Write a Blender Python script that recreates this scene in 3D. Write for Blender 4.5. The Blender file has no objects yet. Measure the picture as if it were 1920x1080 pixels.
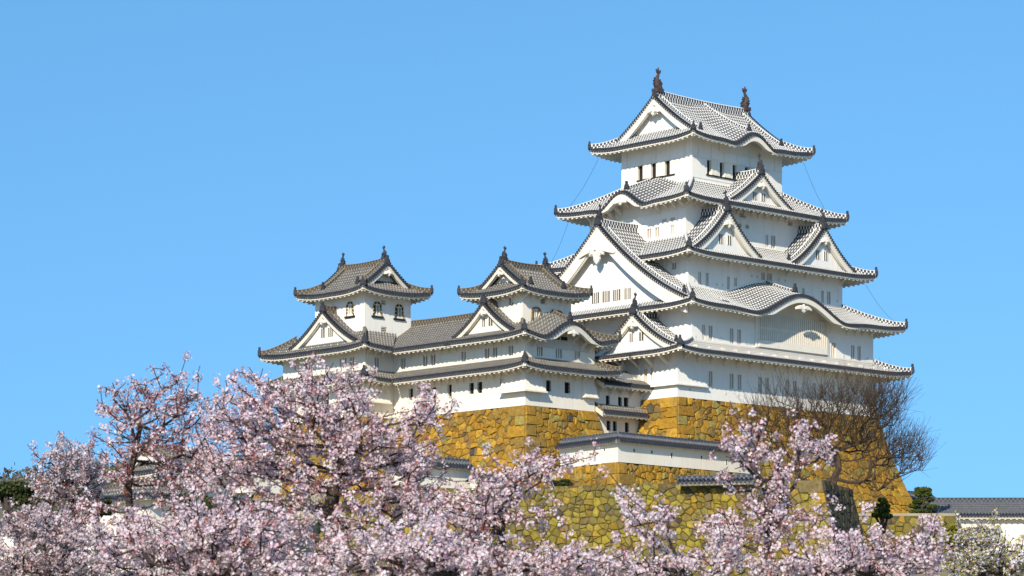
import bpy, math, random
import numpy as np
from mathutils import Vector
random.seed(7); rng = np.random.default_rng(11)
sc = bpy.context.scene
PI = math.pi

# ------------------------------------------------------------------ camera, sky, sun, exposure
cam_d = bpy.data.cameras.new('camera'); cam = bpy.data.objects.new('camera', cam_d); sc.collection.objects.link(cam)
cam.location = (0, 0, 0); cam.rotation_euler = (PI/2, 0, 0)
cam_d.sensor_width = 36; cam_d.lens = 5300/1920*36; cam_d.shift_y = 755/1920
cam_d.clip_start = 1; cam_d.clip_end = 30000
cam_d.dof.use_dof = True; cam_d.dof.focus_distance = 240; cam_d.dof.aperture_fstop = 5
sc.camera = cam
TH = math.radians(43.5)                       # bearing of the castle's long side
SUN_A, SUN_E = math.radians(29), math.radians(27.5)
su, sv = -math.cos(SUN_A), -math.sin(SUN_A)   # towards the sun, in castle axes
sun_dir = Vector((su*math.cos(TH)-sv*math.sin(TH), su*math.sin(TH)+sv*math.cos(TH), math.tan(SUN_E))).normalized()
world = bpy.data.worlds.new('World'); sc.world = world; world.use_nodes = True
wn = world.node_tree; bg = wn.nodes['Background']
sky = wn.nodes.new('ShaderNodeTexSky'); sky.sky_type = 'NISHITA'; sky.sun_disc = False
sky.sun_elevation = SUN_E; sky.sun_rotation = math.atan2(sun_dir.x, sun_dir.y)
sky.air_density = 1.0; sky.dust_density = 0.2; sky.ozone_density = 3.0; sky.altitude = 900
hs = wn.nodes.new('ShaderNodeHueSaturation'); hs.inputs['Hue'].default_value = .488; hs.inputs['Saturation'].default_value = 1.16; hs.inputs['Value'].default_value = 1.34
tcw = wn.nodes.new('ShaderNodeTexCoord'); mpw = wn.nodes.new('ShaderNodeMapping'); mpw.inputs['Scale'].default_value = (1, 1, .62); mpw.inputs['Location'].default_value = (0, 0, .26)
wn.links.new(tcw.outputs['Generated'], mpw.inputs[0]); wn.links.new(mpw.outputs[0], sky.inputs[0])
wn.links.new(sky.outputs[0], hs.inputs['Color']); wn.links.new(hs.outputs[0], bg.inputs['Color'])
bg.inputs['Strength'].default_value = 0.125
sl = bpy.data.lights.new('sun', 'SUN'); sl.energy = 4.4; sl.angle = math.radians(0.5); sl.color = (1, .90, .74)
so = bpy.data.objects.new('sun', sl); sc.collection.objects.link(so)
so.rotation_euler = (-sun_dir).to_track_quat('-Z', 'Y').to_euler(); so.location = (-60, -200, 300)
sc.view_settings.view_transform = 'Standard'; sc.view_settings.look = 'None'
sc.view_settings.exposure = 0.35; sc.view_settings.gamma = 1
sc.cycles.max_bounces = 6; sc.cycles.transparent_max_bounces = 4

# ------------------------------------------------------------------ materials
def nm(name):
    m = bpy.data.materials.new(name); m.use_nodes = True
    nt = m.node_tree; b = nt.nodes['Principled BSDF']; b.inputs['Roughness'].default_value = .85
    if 'Specular IOR Level' in b.inputs: b.inputs['Specular IOR Level'].default_value = .25
    return m, nt, b
def N(nt, t, **k):
    n = nt.nodes.new(t)
    for a, v in k.items():
        if a in n.inputs: n.inputs[a].default_value = v
        else: setattr(n, a, v)
    return n
def math_(nt, op, a, b=None, c=None):
    n = nt.nodes.new('ShaderNodeMath'); n.operation = op
    for i, v in enumerate((a, b, c)):
        if v is None: continue
        if isinstance(v, (int, float)): n.inputs[i].default_value = v
        else: nt.links.new(v, n.inputs[i])
    return n.outputs[0]
def mixc(nt, f, a, b):
    n = nt.nodes.new('ShaderNodeMix'); n.data_type = 'RGBA'
    for s, v in ((n.inputs[0], f), (n.inputs[6], a), (n.inputs[7], b)):
        if isinstance(v, (int, float)): s.default_value = v
        elif isinstance(v, tuple): s.default_value = (*v, 1)[:4]
        else: nt.links.new(v, s)
    return n.outputs[2]
def noise(nt, scale, detail=4, rough=.6, vec=None, stretch=None):
    n = N(nt, 'ShaderNodeTexNoise'); n.inputs['Scale'].default_value = scale
    n.inputs['Detail'].default_value = detail; n.inputs['Roughness'].default_value = rough
    tc = N(nt, 'ShaderNodeNewGeometry'); v = tc.outputs['Position']
    if stretch:
        mp = N(nt, 'ShaderNodeMapping'); mp.inputs['Scale'].default_value = stretch
        nt.links.new(v, mp.inputs[0]); v = mp.outputs[0]
    nt.links.new(v, n.inputs['Vector']); return n.outputs['Fac']
def ramp(nt, f, lo, hi):
    n = N(nt, 'ShaderNodeMapRange'); n.inputs[1].default_value = lo; n.inputs[2].default_value = hi
    nt.links.new(f, n.inputs[0]); return n.outputs[0]
def bump(nt, b, h, s=.5, d=.05):
    n = N(nt, 'ShaderNodeBump'); n.inputs['Strength'].default_value = s; n.inputs['Distance'].default_value = d
    nt.links.new(h, n.inputs['Height']); nt.links.new(n.outputs[0], b.inputs['Normal'])
def simple(name, ca, cb, scale=2., rough=.85, bs=0):
    m, nt, b = nm(name); f = noise(nt, scale)
    nt.links.new(mixc(nt, ramp(nt, f, .3, .7), ca, cb), b.inputs['Base Color']); b.inputs['Roughness'].default_value = rough
    if bs: bump(nt, b, f, bs)
    return m
def plaster(name, a, b_, stain, amt=.35):
    m, nt, b = nm(name)
    c = mixc(nt, ramp(nt, noise(nt, .5, 5), .35, .65), a, b_)
    st = math_(nt, 'MULTIPLY', ramp(nt, noise(nt, 1., 5, .7, stretch=(2.2, 2.2, .16)), .5, .78), amt)
    c = mixc(nt, st, c, stain)
    nt.links.new(c, b.inputs['Base Color']); bump(nt, b, noise(nt, 6), .12, .03)
    return m
M = {}
M['plaster'] = plaster('white_plaster', (.87, .84, .77), (.84, .81, .74), (.62, .56, .48), .38)
M['plaster_old'] = plaster('aged_plaster', (.86, .80, .69), (.81, .75, .63), (.60, .50, .36), .45)
M['trim'] = simple('white_trim', (.83, .77, .66), (.75, .69, .58), 1.2)
M['trim_old'] = simple('aged_trim', (.72, .67, .56), (.60, .55, .46), 1.5)
M['black'] = simple('dark_tile', (.026, .029, .038), (.055, .058, .068), 3.)
M['pan'] = simple('pan_tile_edge', (.20, .195, .185), (.11, .11, .11), 6.)
M['iron'] = simple('black_lacquer', (.015, .014, .013), (.03, .028, .025), 3.)
M['inside'] = simple('dark_interior', (.016, .013, .011), (.03, .025, .02), 1.)
M['shutter'] = simple('shuttered_opening', (.03, .028, .025), (.06, .05, .04), 2.)
M['brown'] = simple('weathered_timber', (.20, .12, .05), (.32, .2, .09), 3.)
M['gold'] = simple('gilt_fitting', (.5, .36, .06), (.62, .46, .09), 4., .5)
M['bronze'] = simple('dark_bronze', (.05, .035, .035), (.09, .065, .06), 3.)
def tile_mat(name, white, dark, wf, period, joint, speck=None, cw_=.3):
    m, nt, b = nm(name)
    uv = N(nt, 'ShaderNodeUVMap'); sx = N(nt, 'ShaderNodeSeparateXYZ'); nt.links.new(uv.outputs[0], sx.inputs[0])
    U, V = sx.outputs[0], sx.outputs[1]
    fu = math_(nt, 'FRACT', U); fl = math_(nt, 'FLOOR', U)
    crown = math_(nt, 'LESS_THAN', math_(nt, 'ABSOLUTE', math_(nt, 'SUBTRACT', fu, .5)), cw_)
    fv = math_(nt, 'FRACT', math_(nt, 'DIVIDE', V, period))
    jc = math_(nt, 'LESS_THAN', fv, joint[0])                # plastered part of round tiles
    fv2 = math_(nt, 'FRACT', math_(nt, 'ADD', math_(nt, 'DIVIDE', V, period), .5))
    jt = math_(nt, 'LESS_THAN', fv2, joint[1])
    f = math_(nt, 'ADD', math_(nt, 'MULTIPLY', crown, jc), math_(nt, 'MULTIPLY', math_(nt, 'SUBTRACT', 1., crown), jt))
    f = math_(nt, 'MULTIPLY', f, math_(nt, 'GREATER_THAN', V, .5))
    f = math_(nt, 'MULTIPLY', f, wf)
    w = mixc(nt, ramp(nt, noise(nt, 1.3, 6, .7), .35, .7), white, tuple(x*.72 for x in white))
    d = mixc(nt, ramp(nt, noise(nt, 5., 5, .7), .35, .65), dark, tuple(x*1.9 for x in dark))
    if speck:
        d = mixc(nt, ramp(nt, noise(nt, 2.4, 9, .85), .5, .62), d, speck)
        d = mixc(nt, math_(nt, 'MULTIPLY', ramp(nt, noise(nt, .45, 4, .6), .45, .7), .5), d, tuple(x*.7 for x in speck))
    edge = math_(nt, 'GREATER_THAN', V, .36)
    d = mixc(nt, edge, (.018, .02, .028), d)
    nt.links.new(mixc(nt, f, d, w), b.inputs['Base Color']); b.inputs['Roughness'].default_value = .6
    return m
M['tile'] = tile_mat('plastered_roof_tile', (.76, .74, .69), (.07, .072, .08), .92, .44, (.60, .0), (.15, .148, .14), .22)
M['tile_old'] = tile_mat('weathered_roof_tile', (.52, .47, .38), (.062, .062, .064), .5, .44, (.30, .22), (.205, .18, .14))
M['tile_grey'] = tile_mat('grey_roof_tile', (.36, .36, .34), (.062, .065, .072), .5, .42, (.25, .3), (.15, .15, .15))
def ridge_mat(name, white, dark, period, duty):
    m, nt, b = nm(name)
    uv = N(nt, 'ShaderNodeUVMap'); sx = N(nt, 'ShaderNodeSeparateXYZ'); nt.links.new(uv.outputs[0], sx.inputs[0])
    U, V = sx.outputs[0], sx.outputs[1]
    a = math_(nt, 'LESS_THAN', math_(nt, 'FRACT', math_(nt, 'DIVIDE', U, period)), duty)
    top = math_(nt, 'GREATER_THAN', V, .86)
    b2 = math_(nt, 'LESS_THAN', math_(nt, 'FRACT', math_(nt, 'ADD', math_(nt, 'DIVIDE', U, period), .5)), duty)
    lo = math_(nt, 'LESS_THAN', V, .42)
    a = math_(nt, 'ADD', math_(nt, 'MULTIPLY', a, lo), math_(nt, 'MULTIPLY', b2, math_(nt, 'SUBTRACT', 1., lo)))
    f = math_(nt, 'MAXIMUM', a, top)
    c = mixc(nt, f, mixc(nt, noise(nt, 4), dark, tuple(x*2 for x in dark)), mixc(nt, noise(nt, 1.5), white, tuple(x*.7 for x in white)))
    nt.links.new(c, b.inputs['Base Color']); return m
M['ridge'] = ridge_mat('plastered_ridge_tile', (.82, .8, .75), (.035, .035, .042), .36, .36)
M['ridge_old'] = ridge_mat('weathered_ridge_tile', (.26, .20, .12), (.045, .042, .04), .4, .3)
M['ridge_grey'] = ridge_mat('grey_ridge_tile', (.14, .15, .17), (.03, .035, .05), .45, .45)
def vcol_mat(name, nscale=3., bs=.6, rough=.9, transl=0, nmix=.35, dark=.55, tint=None):
    m, nt, b = nm(name)
    at = N(nt, 'ShaderNodeAttribute'); at.attribute_name = 'Col'
    c = at.outputs['Color']
    if nmix:
        f = ramp(nt, noise(nt, nscale, 8, .7), .35, .7)
        mm = N(nt, 'ShaderNodeMix'); mm.data_type = 'RGBA'; mm.blend_type = 'MULTIPLY'; mm.inputs[0].default_value = nmix
        nt.links.new(c, mm.inputs[6]); nt.links.new(mixc(nt, f, (dark, dark*.95, dark*.9), (1.25, 1.22, 1.15)), mm.inputs[7]); c = mm.outputs[2]
    if tint:
        c = mixc(nt, math_(nt, 'MULTIPLY', ramp(nt, noise(nt, .35, 6, .65), .48, .68), tint[1]), c, tint[0])
    nt.links.new(c, b.inputs['Base Color']); b.inputs['Roughness'].default_value = rough
    if bs: bump(nt, b, noise(nt, nscale*1.5, 8, .7), bs, .06)
    if transl:
        t = N(nt, 'ShaderNodeBsdfTranslucent'); nt.links.new(c, t.inputs[0]); mx = N(nt, 'ShaderNodeMixShader'); mx.inputs[0].default_value = transl
        out = nt.nodes['Material Output']; nt.links.new(b.outputs[0], mx.inputs[1]); nt.links.new(t.outputs[0], mx.inputs[2]); nt.links.new(mx.outputs[0], out.inputs[0])
    return m
M['stone'] = vcol_mat('ochre_stone', 3.4, .9, nmix=.85, dark=.5, tint=((.15, .11, .045), .5))
M['mossy'] = vcol_mat('lichened_stone', 3.4, .9, nmix=.85, dark=.5, tint=((.13, .115, .04), .6))
M['joint'] = simple('stone_joint_shadow', (.06, .042, .018), (.12, .085, .03), 4.)
M['petal'] = vcol_mat('petals', bs=0, transl=.35, nmix=0)
M['leaf'] = vcol_mat('leaves', bs=0, transl=.25, nmix=0)
M['bark'] = simple('bark', (.035, .026, .022), (.085, .065, .055), 8., .95, .6)
M['bark_pale'] = simple('pale_bark', (.042, .028, .019), (.085, .058, .04), 6., .95, .5)
M['soil'] = simple('pale_gravel', (.36, .31, .22), (.27, .24, .16), .3)
M['grass'] = simple('sandy_ground', (.26, .22, .15), (.15, .14, .075), .08)
M['hill'] = simple('far_woodland', (.07, .08, .05), (.13, .12, .09), .02)

# ------------------------------------------------------------------ mesh helpers
class MB:
    def __init__(s): s.v = []; s.f = []; s.m = []; s.uv = []; s.c = []
    def face(s, pts, mat=0, uv=None, col=None):
        i = len(s.v); s.v.extend(pts); n = len(pts); s.f.append(tuple(range(i, i+n))); s.m.append(mat)
        s.uv.append(uv or [(0, 0)]*n); s.c.append(col)
    def grid(s, G, mat=0, UV=None, skip=None):
        R, Cn = len(G), len(G[0]); b = len(s.v)
        for r in G: s.v.extend(r)
        for i in range(R-1):
            for j in range(Cn-1):
                if skip and skip(i, j): continue
                s.f.append((b+i*Cn+j, b+i*Cn+j+1, b+(i+1)*Cn+j+1, b+(i+1)*Cn+j)); s.m.append(mat)
                s.uv.append([UV[i][j], UV[i][j+1], UV[i+1][j+1], UV[i+1][j]] if UV else [(0, 0)]*4); s.c.append(None)
    def hexa(s, a, b, mat=0):
        "a, b: two quads (lists of four points), joined to a closed block"
        i = len(s.v); s.v.extend(a); s.v.extend(b)
        for q in ((0, 1, 2, 3), (7, 6, 5, 4), (0, 4, 5, 1), (1, 5, 6, 2), (2, 6, 7, 3), (3, 7, 4, 0)):
            s.f.append(tuple(i+k for k in q)); s.m.append(mat); s.uv.append([(0, 0)]*4); s.c.append(None)
    def box(s, x0, x1, y0, y1, z0, z1, mat=0):
        s.hexa([(x0, y0, z0), (x1, y0, z0), (x1, y1, z0), (x0, y1, z0)], [(x0, y0, z1), (x1, y0, z1), (x1, y1, z1), (x0, y1, z1)], mat)
    def build(s, name, mats, parent=None, off=(0, 0, 0)):
        me = bpy.data.meshes.new(name)
        vs = [(p[0]-off[0], p[1]-off[1], p[2]-off[2]) for p in s.v]
        me.from_pydata(vs, [], s.f)
        for k in mats: me.materials.append(M[k])
        me.polygons.foreach_set('material_index', s.m)
        uvl = me.uv_layers.new(name='UVMap'); flat = [c for f in s.uv for p in f for c in p]; uvl.data.foreach_set('uv', flat)
        if any(c is not None for c in s.c):
            ca = me.color_attributes.new('Col', 'FLOAT_COLOR', 'CORNER'); arr = []
            for f, c in zip(s.f, s.c):
                c = c or (.5, .5, .5); arr += [c[0], c[1], c[2], 1]*len(f)
            ca.data.foreach_set('color', arr)
        me.update()
        return link(name, me, parent)
def link(name, me, parent=None):
    o = bpy.data.objects.new(name, me); sc.collection.objects.link(o)
    if parent is not None: o.parent = parent
    return o
def tag(o, label=None, cat=None, group=None, kind=None):
    for k, v in (('label', label), ('category', cat), ('group', group), ('kind', kind)):
        if v: o[k] = v
    return o
CX, CY = 18.6, 275.
def W(u, v, h=0):
    return (CX+u*math.cos(TH)-v*math.sin(TH), CY+u*math.sin(TH)+v*math.cos(TH), h)
def castle_thing(name, label, cat, base, group=None):
    o = bpy.data.objects.new(name, None); sc.collection.objects.link(o)
    o.location = W(*base); o.rotation_euler = (0, 0, TH); o['base'] = base
    return tag(o, label, cat, group)
def part(mb, name, mats, root):
    "a part whose points are in castle axes"
    return mb.build(name, mats, root, tuple(root['base']))
def sub(mb, name, mats, par, root):
    return mb.build(name, mats, par, tuple(root['base']))
def inst(name, me, par, root, pos, rz):
    o = link(name, me, par); b = root['base']
    o.location = (pos[0]-b[0], pos[1]-b[1], pos[2]-b[2]); o.rotation_euler = (0, 0, rz); return o
def at(px, py, Y): return Vector(((px-960)/5300*Y, Y, (1295-py)/5300*Y))

# ------------------------------------------------------------------ tiled roofs
PROF = ((0, 0), (.20, 0), (.28, .085), (.5, .14), (.72, .085), (.80, 0))
PER = .34; EC = .135
def tile_side(mb, P, x0, x1, zf, d0f, d1f, rows=8, edge=True, mt=0, me_=1, phase=0):
    n = max(1, round((x1-x0)/PER)); w = (x1-x0)/n
    xs = []
    for i in range(n):
        for fr, h in PROF: xs.append((x0+(i+fr)*w, i+fr, h))
    xs.append((x1, n, 0))
    G, UV = [], []
    for r in range(rows+1):
        t = r/rows; row, uvr = [], []
        for x, U, h in xs:
            a, b = d0f(x), d1f(x); d = a+(b-a)*t
            p = P(x, d); row.append((p[0], p[1], zf(x, d)+h)); uvr.append((U+phase, d))
        G.append(row); UV.append(uvr)
    skip = lambda i, j: (d1f(xs[j][0])-d0f(xs[j][0]) < .02 and d1f(xs[j+1][0])-d0f(xs[j+1][0]) < .02)
    mb.grid(G, mt, UV, skip)
    if edge:
        top, bot = [], []
        for (x, U, h), g in zip(xs, G[0]):
            top.append(g if d0f(x) < .01 else None)
            p = P(x, -.015); bot.append((p[0], p[1], zf(x, 0)-(.13 if h < .03 else .10)+h*.2))
        for j in range(len(xs)-1):
            if top[j] and top[j+1]:
                mb.face([bot[j], bot[j+1], top[j+1], top[j]], 2)
        # round end caps of each tile row
        for i in range(n):
            x = x0+(i+.5)*w
            if d0f(x) > .01 or d1f(x) < .3: continue
            pts = []
            for k in range(8):
                a = k*PI/4; q = P(x+EC*math.cos(a), -.05); pts.append((q[0], q[1], zf(x, 0)+.0+EC*math.sin(a)))
            mb.face(pts, me_)
            q = [(P(x+EC*math.cos(k*PI/4), 0), EC*math.sin(k*PI/4)) for k in range(8)]
            for k in range(8):
                k2 = (k+1) % 8
                mb.face([pts[k], pts[k2], (q[k2][0][0], q[k2][0][1], zf(x, 0)+q[k2][1]), (q[k][0][0], q[k][0][1], zf(x, 0)+q[k][1])], me_)
def eave(mb, P, x0, x1, zf, oh, bumpf=None, pitch=.62, mt=0):
    "white fascia, soffit and rafter ends below the tile edge"
    n = max(4, int((x1-x0)/.35)); rows = [[], [], [], [], []]
    for i in range(n+1):
        x = x0+(x1-x0)*i/n; b = min(1, (bumpf(x) if bumpf else 0)*2.); fh = .17+.36*b
        z = zf(x, 0)
        for r, (d, zz) in enumerate(((.10, z-.12), (.10, z-.12-fh), (.10+.28*b+.04, z-.13-fh), (.10+.28*b+.06, z-.30), (oh, zf(x, oh)-.34))):
            p = P(x, d); rows[r].append((p[0], p[1], zz))
    mb.grid(rows, mt)
    m = int((x1-x0)/pitch)
    for i in range(m+1):
        x = x0+(x1-x0)*(i+.5)/(m+1); 
        z0, z1 = zf(x, .2)-.33, zf(x, oh)-.36
        if bumpf and bumpf(x) > .25: continue
        a, b = .17, oh; wd = .11
        mb.hexa([(*P(x-wd, a), z0-.17), (*P(x+wd, a), z0-.17), (*P(x+wd, a), z0+.06), (*P(x-wd, a), z0+.06)],
                [(*P(x-wd, b), z1-.17), (*P(x+wd, b), z1-.17), (*P(x+wd, b), z1+.06), (*P(x-wd, b), z1+.06)], mt)
def sweep(mb, pts, w, h, mat=0, taper=1, drop=.15, cap=True):
    "a ridge: rectangular band with a rounded top following pts"
    U = 0; rings = []
    for i, p in enumerate(pts):
        p = Vector(p); a = Vector(pts[max(0, i-1)]); b = Vector(pts[min(len(pts)-1, i+1)])
        t = (b-a); t.z = 0; t.normalize(); s = Vector((-t.y, t.x, 0))
        if i: U += (p-Vector(pts[i-1])).length
        k = 1+(taper-1)*i/(len(pts)-1); hh, ww = h*k, w*k/2
        rings.append((U, [(p+s*ww-Vector((0, 0, drop)), 0), (p+s*ww*.8+Vector((0, 0, hh*.74)), .76), (p+s*ww*.95+Vector((0, 0, hh*.76)), .8), (p+Vector((0, 0, hh)), 1), (p-s*ww*.95+Vector((0, 0, hh*.76)), .8), (p-s*ww*.8+Vector((0, 0, hh*.74)), .76), (p-s*ww-Vector((0, 0, drop)), 0)]))
    for (ua, ra), (ub, rb) in zip(rings, rings[1:]):
        for j in range(6):
            mb.face([tuple(ra[j][0]), tuple(rb[j][0]), tuple(rb[j+1][0]), tuple(ra[j+1][0])], mat, [(ua, ra[j][1]), (ub, rb[j][1]), (ub, rb[j+1][1]), (ua, ra[j+1][1])])
    if cap:
        for u_, r in (rings[0], rings[-1]): mb.face([tuple(q[0]) for q in r], mat, [(.2, .3)]*7)
def oni_mesh(mat):
    "end tile: shouldered plaque with a knob, facing -y"
    mb = MB(); half = [(.0, 0), (.34, 0), (.42, .10), (.33, .22), (.30, .45), (.24, .62), (.15, .72), (.10, .78), (.13, .86), (.12, .98), (.05, 1.06), (0, 1.08)]
    pr = half + [(-x, z) for x, z in half[-2:0:-1]]
    f = [(x, -.12, z) for x, z in pr]; b = [(x, .14, z) for x, z in pr]; n = len(pr)
    mb.face(f[::-1]); mb.face(b)
    for i in range(n): mb.face([f[i], f[(i+1) % n], b[(i+1) % n], b[i]])
    f2 = [(x*.6, -.2, .12+z*.55) for x, z in pr]; f3 = [(x*.75, -.12, .08+z*.62) for x, z in pr]
    mb.face(f2[::-1])
    for i in range(n): mb.face([f2[i], f2[(i+1) % n], f3[(i+1) % n], f3[i]])
    # round tile poking out above
    o = mb.build('ridge_end_tile', [mat]); me = o.data; bpy.data.objects.remove(o); return me
def shachi_mesh(mat):
    "dolphin-like roof fish: head down at -x side facing +x (inward), tail raised"
    mb = MB(); path = [(.30, .10, .30, .26), (.12, .22, .36, .30), (-.08, .50, .33, .28), (-.16, .86, .27, .23), (-.12, 1.2, .20, .17), (.02, 1.5, .14, .12), (.12, 1.72, .09, .08)]
    rings = []
    for i, (x, z, a, b) in enumerate(path):
        q = path[min(i+1, len(path)-1)]; p = path[max(i-1, 0)]; t = Vector((q[0]-p[0], 0, q[1]-p[1])).normalized(); nn = Vector((-t.z, 0, t.x))
        rings.append([Vector((x, 0, z))+nn*a*math.cos(k*PI/4)+Vector((0, b*math.sin(k*PI/4), 0)) for k in range(8)])
    mb.grid([[tuple(p) for p in r+[r[0]]] for r in rings]); mb.face([tuple(p) for p in rings[0]]); mb.face([tuple(p) for p in rings[-1]])
    def plate(pl, t=.05, y=0):
        f = [(x, y-t, z) for x, z in pl]; b = [(x, y+t, z) for x, z in pl]; mb.face(f); mb.face(b[::-1])
        for i in range(len(pl)): j = (i+1) % len(pl); mb.face([f[i], f[j], b[j], b[i]])
    plate([(.06, 1.62), (-.16, 1.86), (-.22, 2.16), (-.02, 1.96), (.05, 2.36), (.15, 2.0), (.40, 2.12), (.34, 1.84), (.18, 1.64)], .06)
    plate([(-.34, .35), (-.62, .62), (-.47, .72), (-.62, .95), (-.42, 1.0), (-.50, 1.24), (-.26, 1.2), (-.2, .5)], .05)
    plate([(.18, .7), (.50, .95), (.30, 1.0), (.42, 1.2), (.08, 1.1)], .04)
    for s in (-1, 1): plate([(.1, .4), (-.2, .75), (-.02, .9), (.25, .6)], .05, s*.3)
    mb.box(-.42, .45, -.3, .3, -.25, .12)
    o = mb.build('roof_fish', [mat]); me = o.data; bpy.data.objects.remove(o); return me
ONI = oni_mesh('black'); SHA = shachi_mesh('bronze'); SHA_S = shachi_mesh('black')
def pendant_mesh(big=False):
    mb = MB()
    if big:
        half = [(0, -1.35), (.22, -1.15), (.34, -.95), (.28, -.78), (.5, -.62), (.72, -.70), (.82, -.5), (.72, -.34), (1.0, -.40), (1.2, -.58), (1.38, -.52), (1.36, -.36), (1.58, -.56), (1.78, -.72), (1.95, -.62), (1.85, -.42), (1.6, -.12), (1.3, .12), (1.1, .05), (1.05, .3), (.8, .22), (.7, .42), (.5, .3), (.34, .56), (.2, .42), (0, .8)]
    else:
        half = [(0, -.62), (.14, -.5), (.2, -.36), (.32, -.34), (.3, -.16), (.5, -.22), (.66, -.34), (.68, -.16), (.5, .02), (.3, .12), (.14, .1), (0, .26)]
    pr = half + [(-x, z) for x, z in half[-2:0:-1]]; n = len(pr)
    c = (0, -.10, -.2)
    f = [(x, -.07, z) for x, z in pr]; b = [(x, .07, z) for x, z in pr]; g = [(x*.72, -.15, (z+.2)*.72-.2) for x, z in pr]
    for i in range(n):
        j = (i+1) % n; mb.face([f[i], f[j], b[j], b[i]]); mb.face([f[i], f[j], g[j], g[i]]); mb.face([g[i], g[j], (0, -.17, -.2)])
    # raised boss
    r = .2 if big else .11
    rg = [[(r*k*math.cos(a*PI/4), -.16-(.12 if k < 1 else 0), -.2+r*k*math.sin(a*PI/4)) for a in range(9)] for k in (1, .6, .05)]
    mb.grid(rg)
    o = mb.build('gable_pendant', ['trim']); me = o.data; bpy.data.objects.remove(o); return me
PEND = pendant_mesh(); PENDB = pendant_mesh(True)
# windows, local frame: x across, y inwards, z up, origin at the sill centre on the wall face
def window_meshes(w, h, kind):
    a = MB(); dp = .28
    x0, x1 = -w/2, w/2
    a.face([(x0, 0, 0), (x0, dp, 0), (x0, dp, h), (x0, 0, h)], 0); a.face([(x1, 0, 0), (x1, 0, h), (x1, dp, h), (x1, dp, 0)], 0)
    a.face([(x0, 0, h), (x0, dp, h), (x1, dp, h), (x1, 0, h)], 0); a.face([(x0, 0, 0), (x1, 0, 0), (x1, dp, 0), (x0, dp, 0)], 0)
    a.face([(x0, dp, 0), (x1, dp, 0), (x1, dp, h), (x0, dp, h)], 1)
    b = MB()
    if kind == 'slot':
        n = max(1, round(w/.26)-1) if w > .36 else 1; bw = .05 if w < .75 else .06
        for i in range(n):
            x = x0+w*(i+1)/(n+1); b.box(x-bw, x+bw, .04, .17, .002, h-.002)
        bm = 'trim'
    elif kind == 'grid':
        for i in range(2):
            x = x0+w*(i+1)/3; b.box(x-.028, x+.028, .05, .11, .002, h-.002)
        for i in range(3):
            z = h*(i+.7)/3.4; b.box(x0+.002, x1-.002, .03, .049, z-.025, z+.025)
        bm = 'iron'
    elif kind == 'louvre':
        n = 3
        for i in range(n):
            z = h*(i+.5)/n; b.box(x0+.002, x1-.002, .03, .15, z-.035, z+.035)
        bm = 'trim_old'
    else: b = None; bm = None
    o = a.build('window', ['trim', 'shutter' if kind in ('slot', 'louvre') else 'inside']); ma = o.data; bpy.data.objects.remove(o)
    mbm = None
    if b: o = b.build('window_bars', [bm]); mbm = o.data; bpy.data.objects.remove(o)
    return ma, mbm
_wc = {}
def add_window(root, facing, plane, c, h0, h1, w, kind='slot', par=None):
    key = (round(w, 1), round(h1-h0, 1), kind)
    if key not in _wc: _wc[key] = window_meshes(key[0], key[1], kind)
    ma, mbm = _wc[key]
    if facing == 'S': pos, rz = (c, plane, h0), 0
    else: pos, rz = (plane, c, h0), -PI/2
    p = root if par is None else par
    o = inst('window', ma, p, root if par is None else root, pos, rz)
    if par is not None: o.location = Vector(o.location)-Vector(par.location)
    if mbm and par is None: link('window_bars', mbm, o)
    if mbm and par is not None:
        q = inst('window_bars', mbm, par, root, pos, rz); q.location = o.location.copy()
    return (c-key[0]/2, c+key[0]/2, h0, h0+key[1])
def wall_plane(mb, facing, plane, a, b, z0, z1, rects=(), zt=None, mat=0):
    "wall face with real openings; a..b along the face"
    xs = sorted({a, b, *[r[0] for r in rects], *[r[1] for r in rects]}); zs = sorted({z0, z1, *[r[2] for r in rects], *[r[3] for r in rects]})
    Q = (lambda x, z: (x, plane, z)) if facing in 'SN' else (lambda x, z: (plane, x, z))
    for i in range(len(xs)-1):
        for j in range(len(zs)-1):
            xm, zm = (xs[i]+xs[i+1])/2, (zs[j]+zs[j+1])/2
            if any(r[0] < xm < r[1] and r[2] < zm < r[3] for r in rects): continue
            mb.face([Q(xs[i], zs[j]), Q(xs[i+1], zs[j]), Q(xs[i+1], zs[j+1]), Q(xs[i], zs[j+1])], mat)
def walls(root, R, z0, z1, wins, mat='plaster', name='wall', open_sides=''):
    u0, u1, v0, v1 = R; rs = {'S': [], 'W': []}
    for facing, lst in wins.items():
        for w in lst:
            c, h0, h1, wd = w[:4]; kind = w[4] if len(w) > 4 else 'slot'
            rs[facing].append(add_window(root, facing, v0 if facing == 'S' else u0, c, h0, h1, wd, kind))
    mb = MB()
    if 'S' not in open_sides: wall_plane(mb, 'S', v0, u0, u1, z0, z1, rs['S'])
    if 'W' not in open_sides: wall_plane(mb, 'W', u0, v0, v1, z0, z1, rs['W'])
    if 'N' not in open_sides: wall_plane(mb, 'N', v1, u0, u1, z0, z1)
    if 'E' not in open_sides: wall_plane(mb, 'E', u1, v0, v1, z0, z1)
    return part(mb, name, [mat], root)
G1 = lambda t: .80*t+.20*t*t
def frames(O):
    u0, u1, v0, v1 = O
    return {'S': (lambda x, d: (x, v0+d), u0, u1), 'W': (lambda x, d: (u0+d, x), v0, v1),
            'N': (lambda x, d: (x, v1-d), u0, u1), 'E': (lambda x, d: (u1-d, x), v0, v1)}
OUT = {'S': 0, 'E': PI/2, 'N': PI, 'W': -PI/2}
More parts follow.
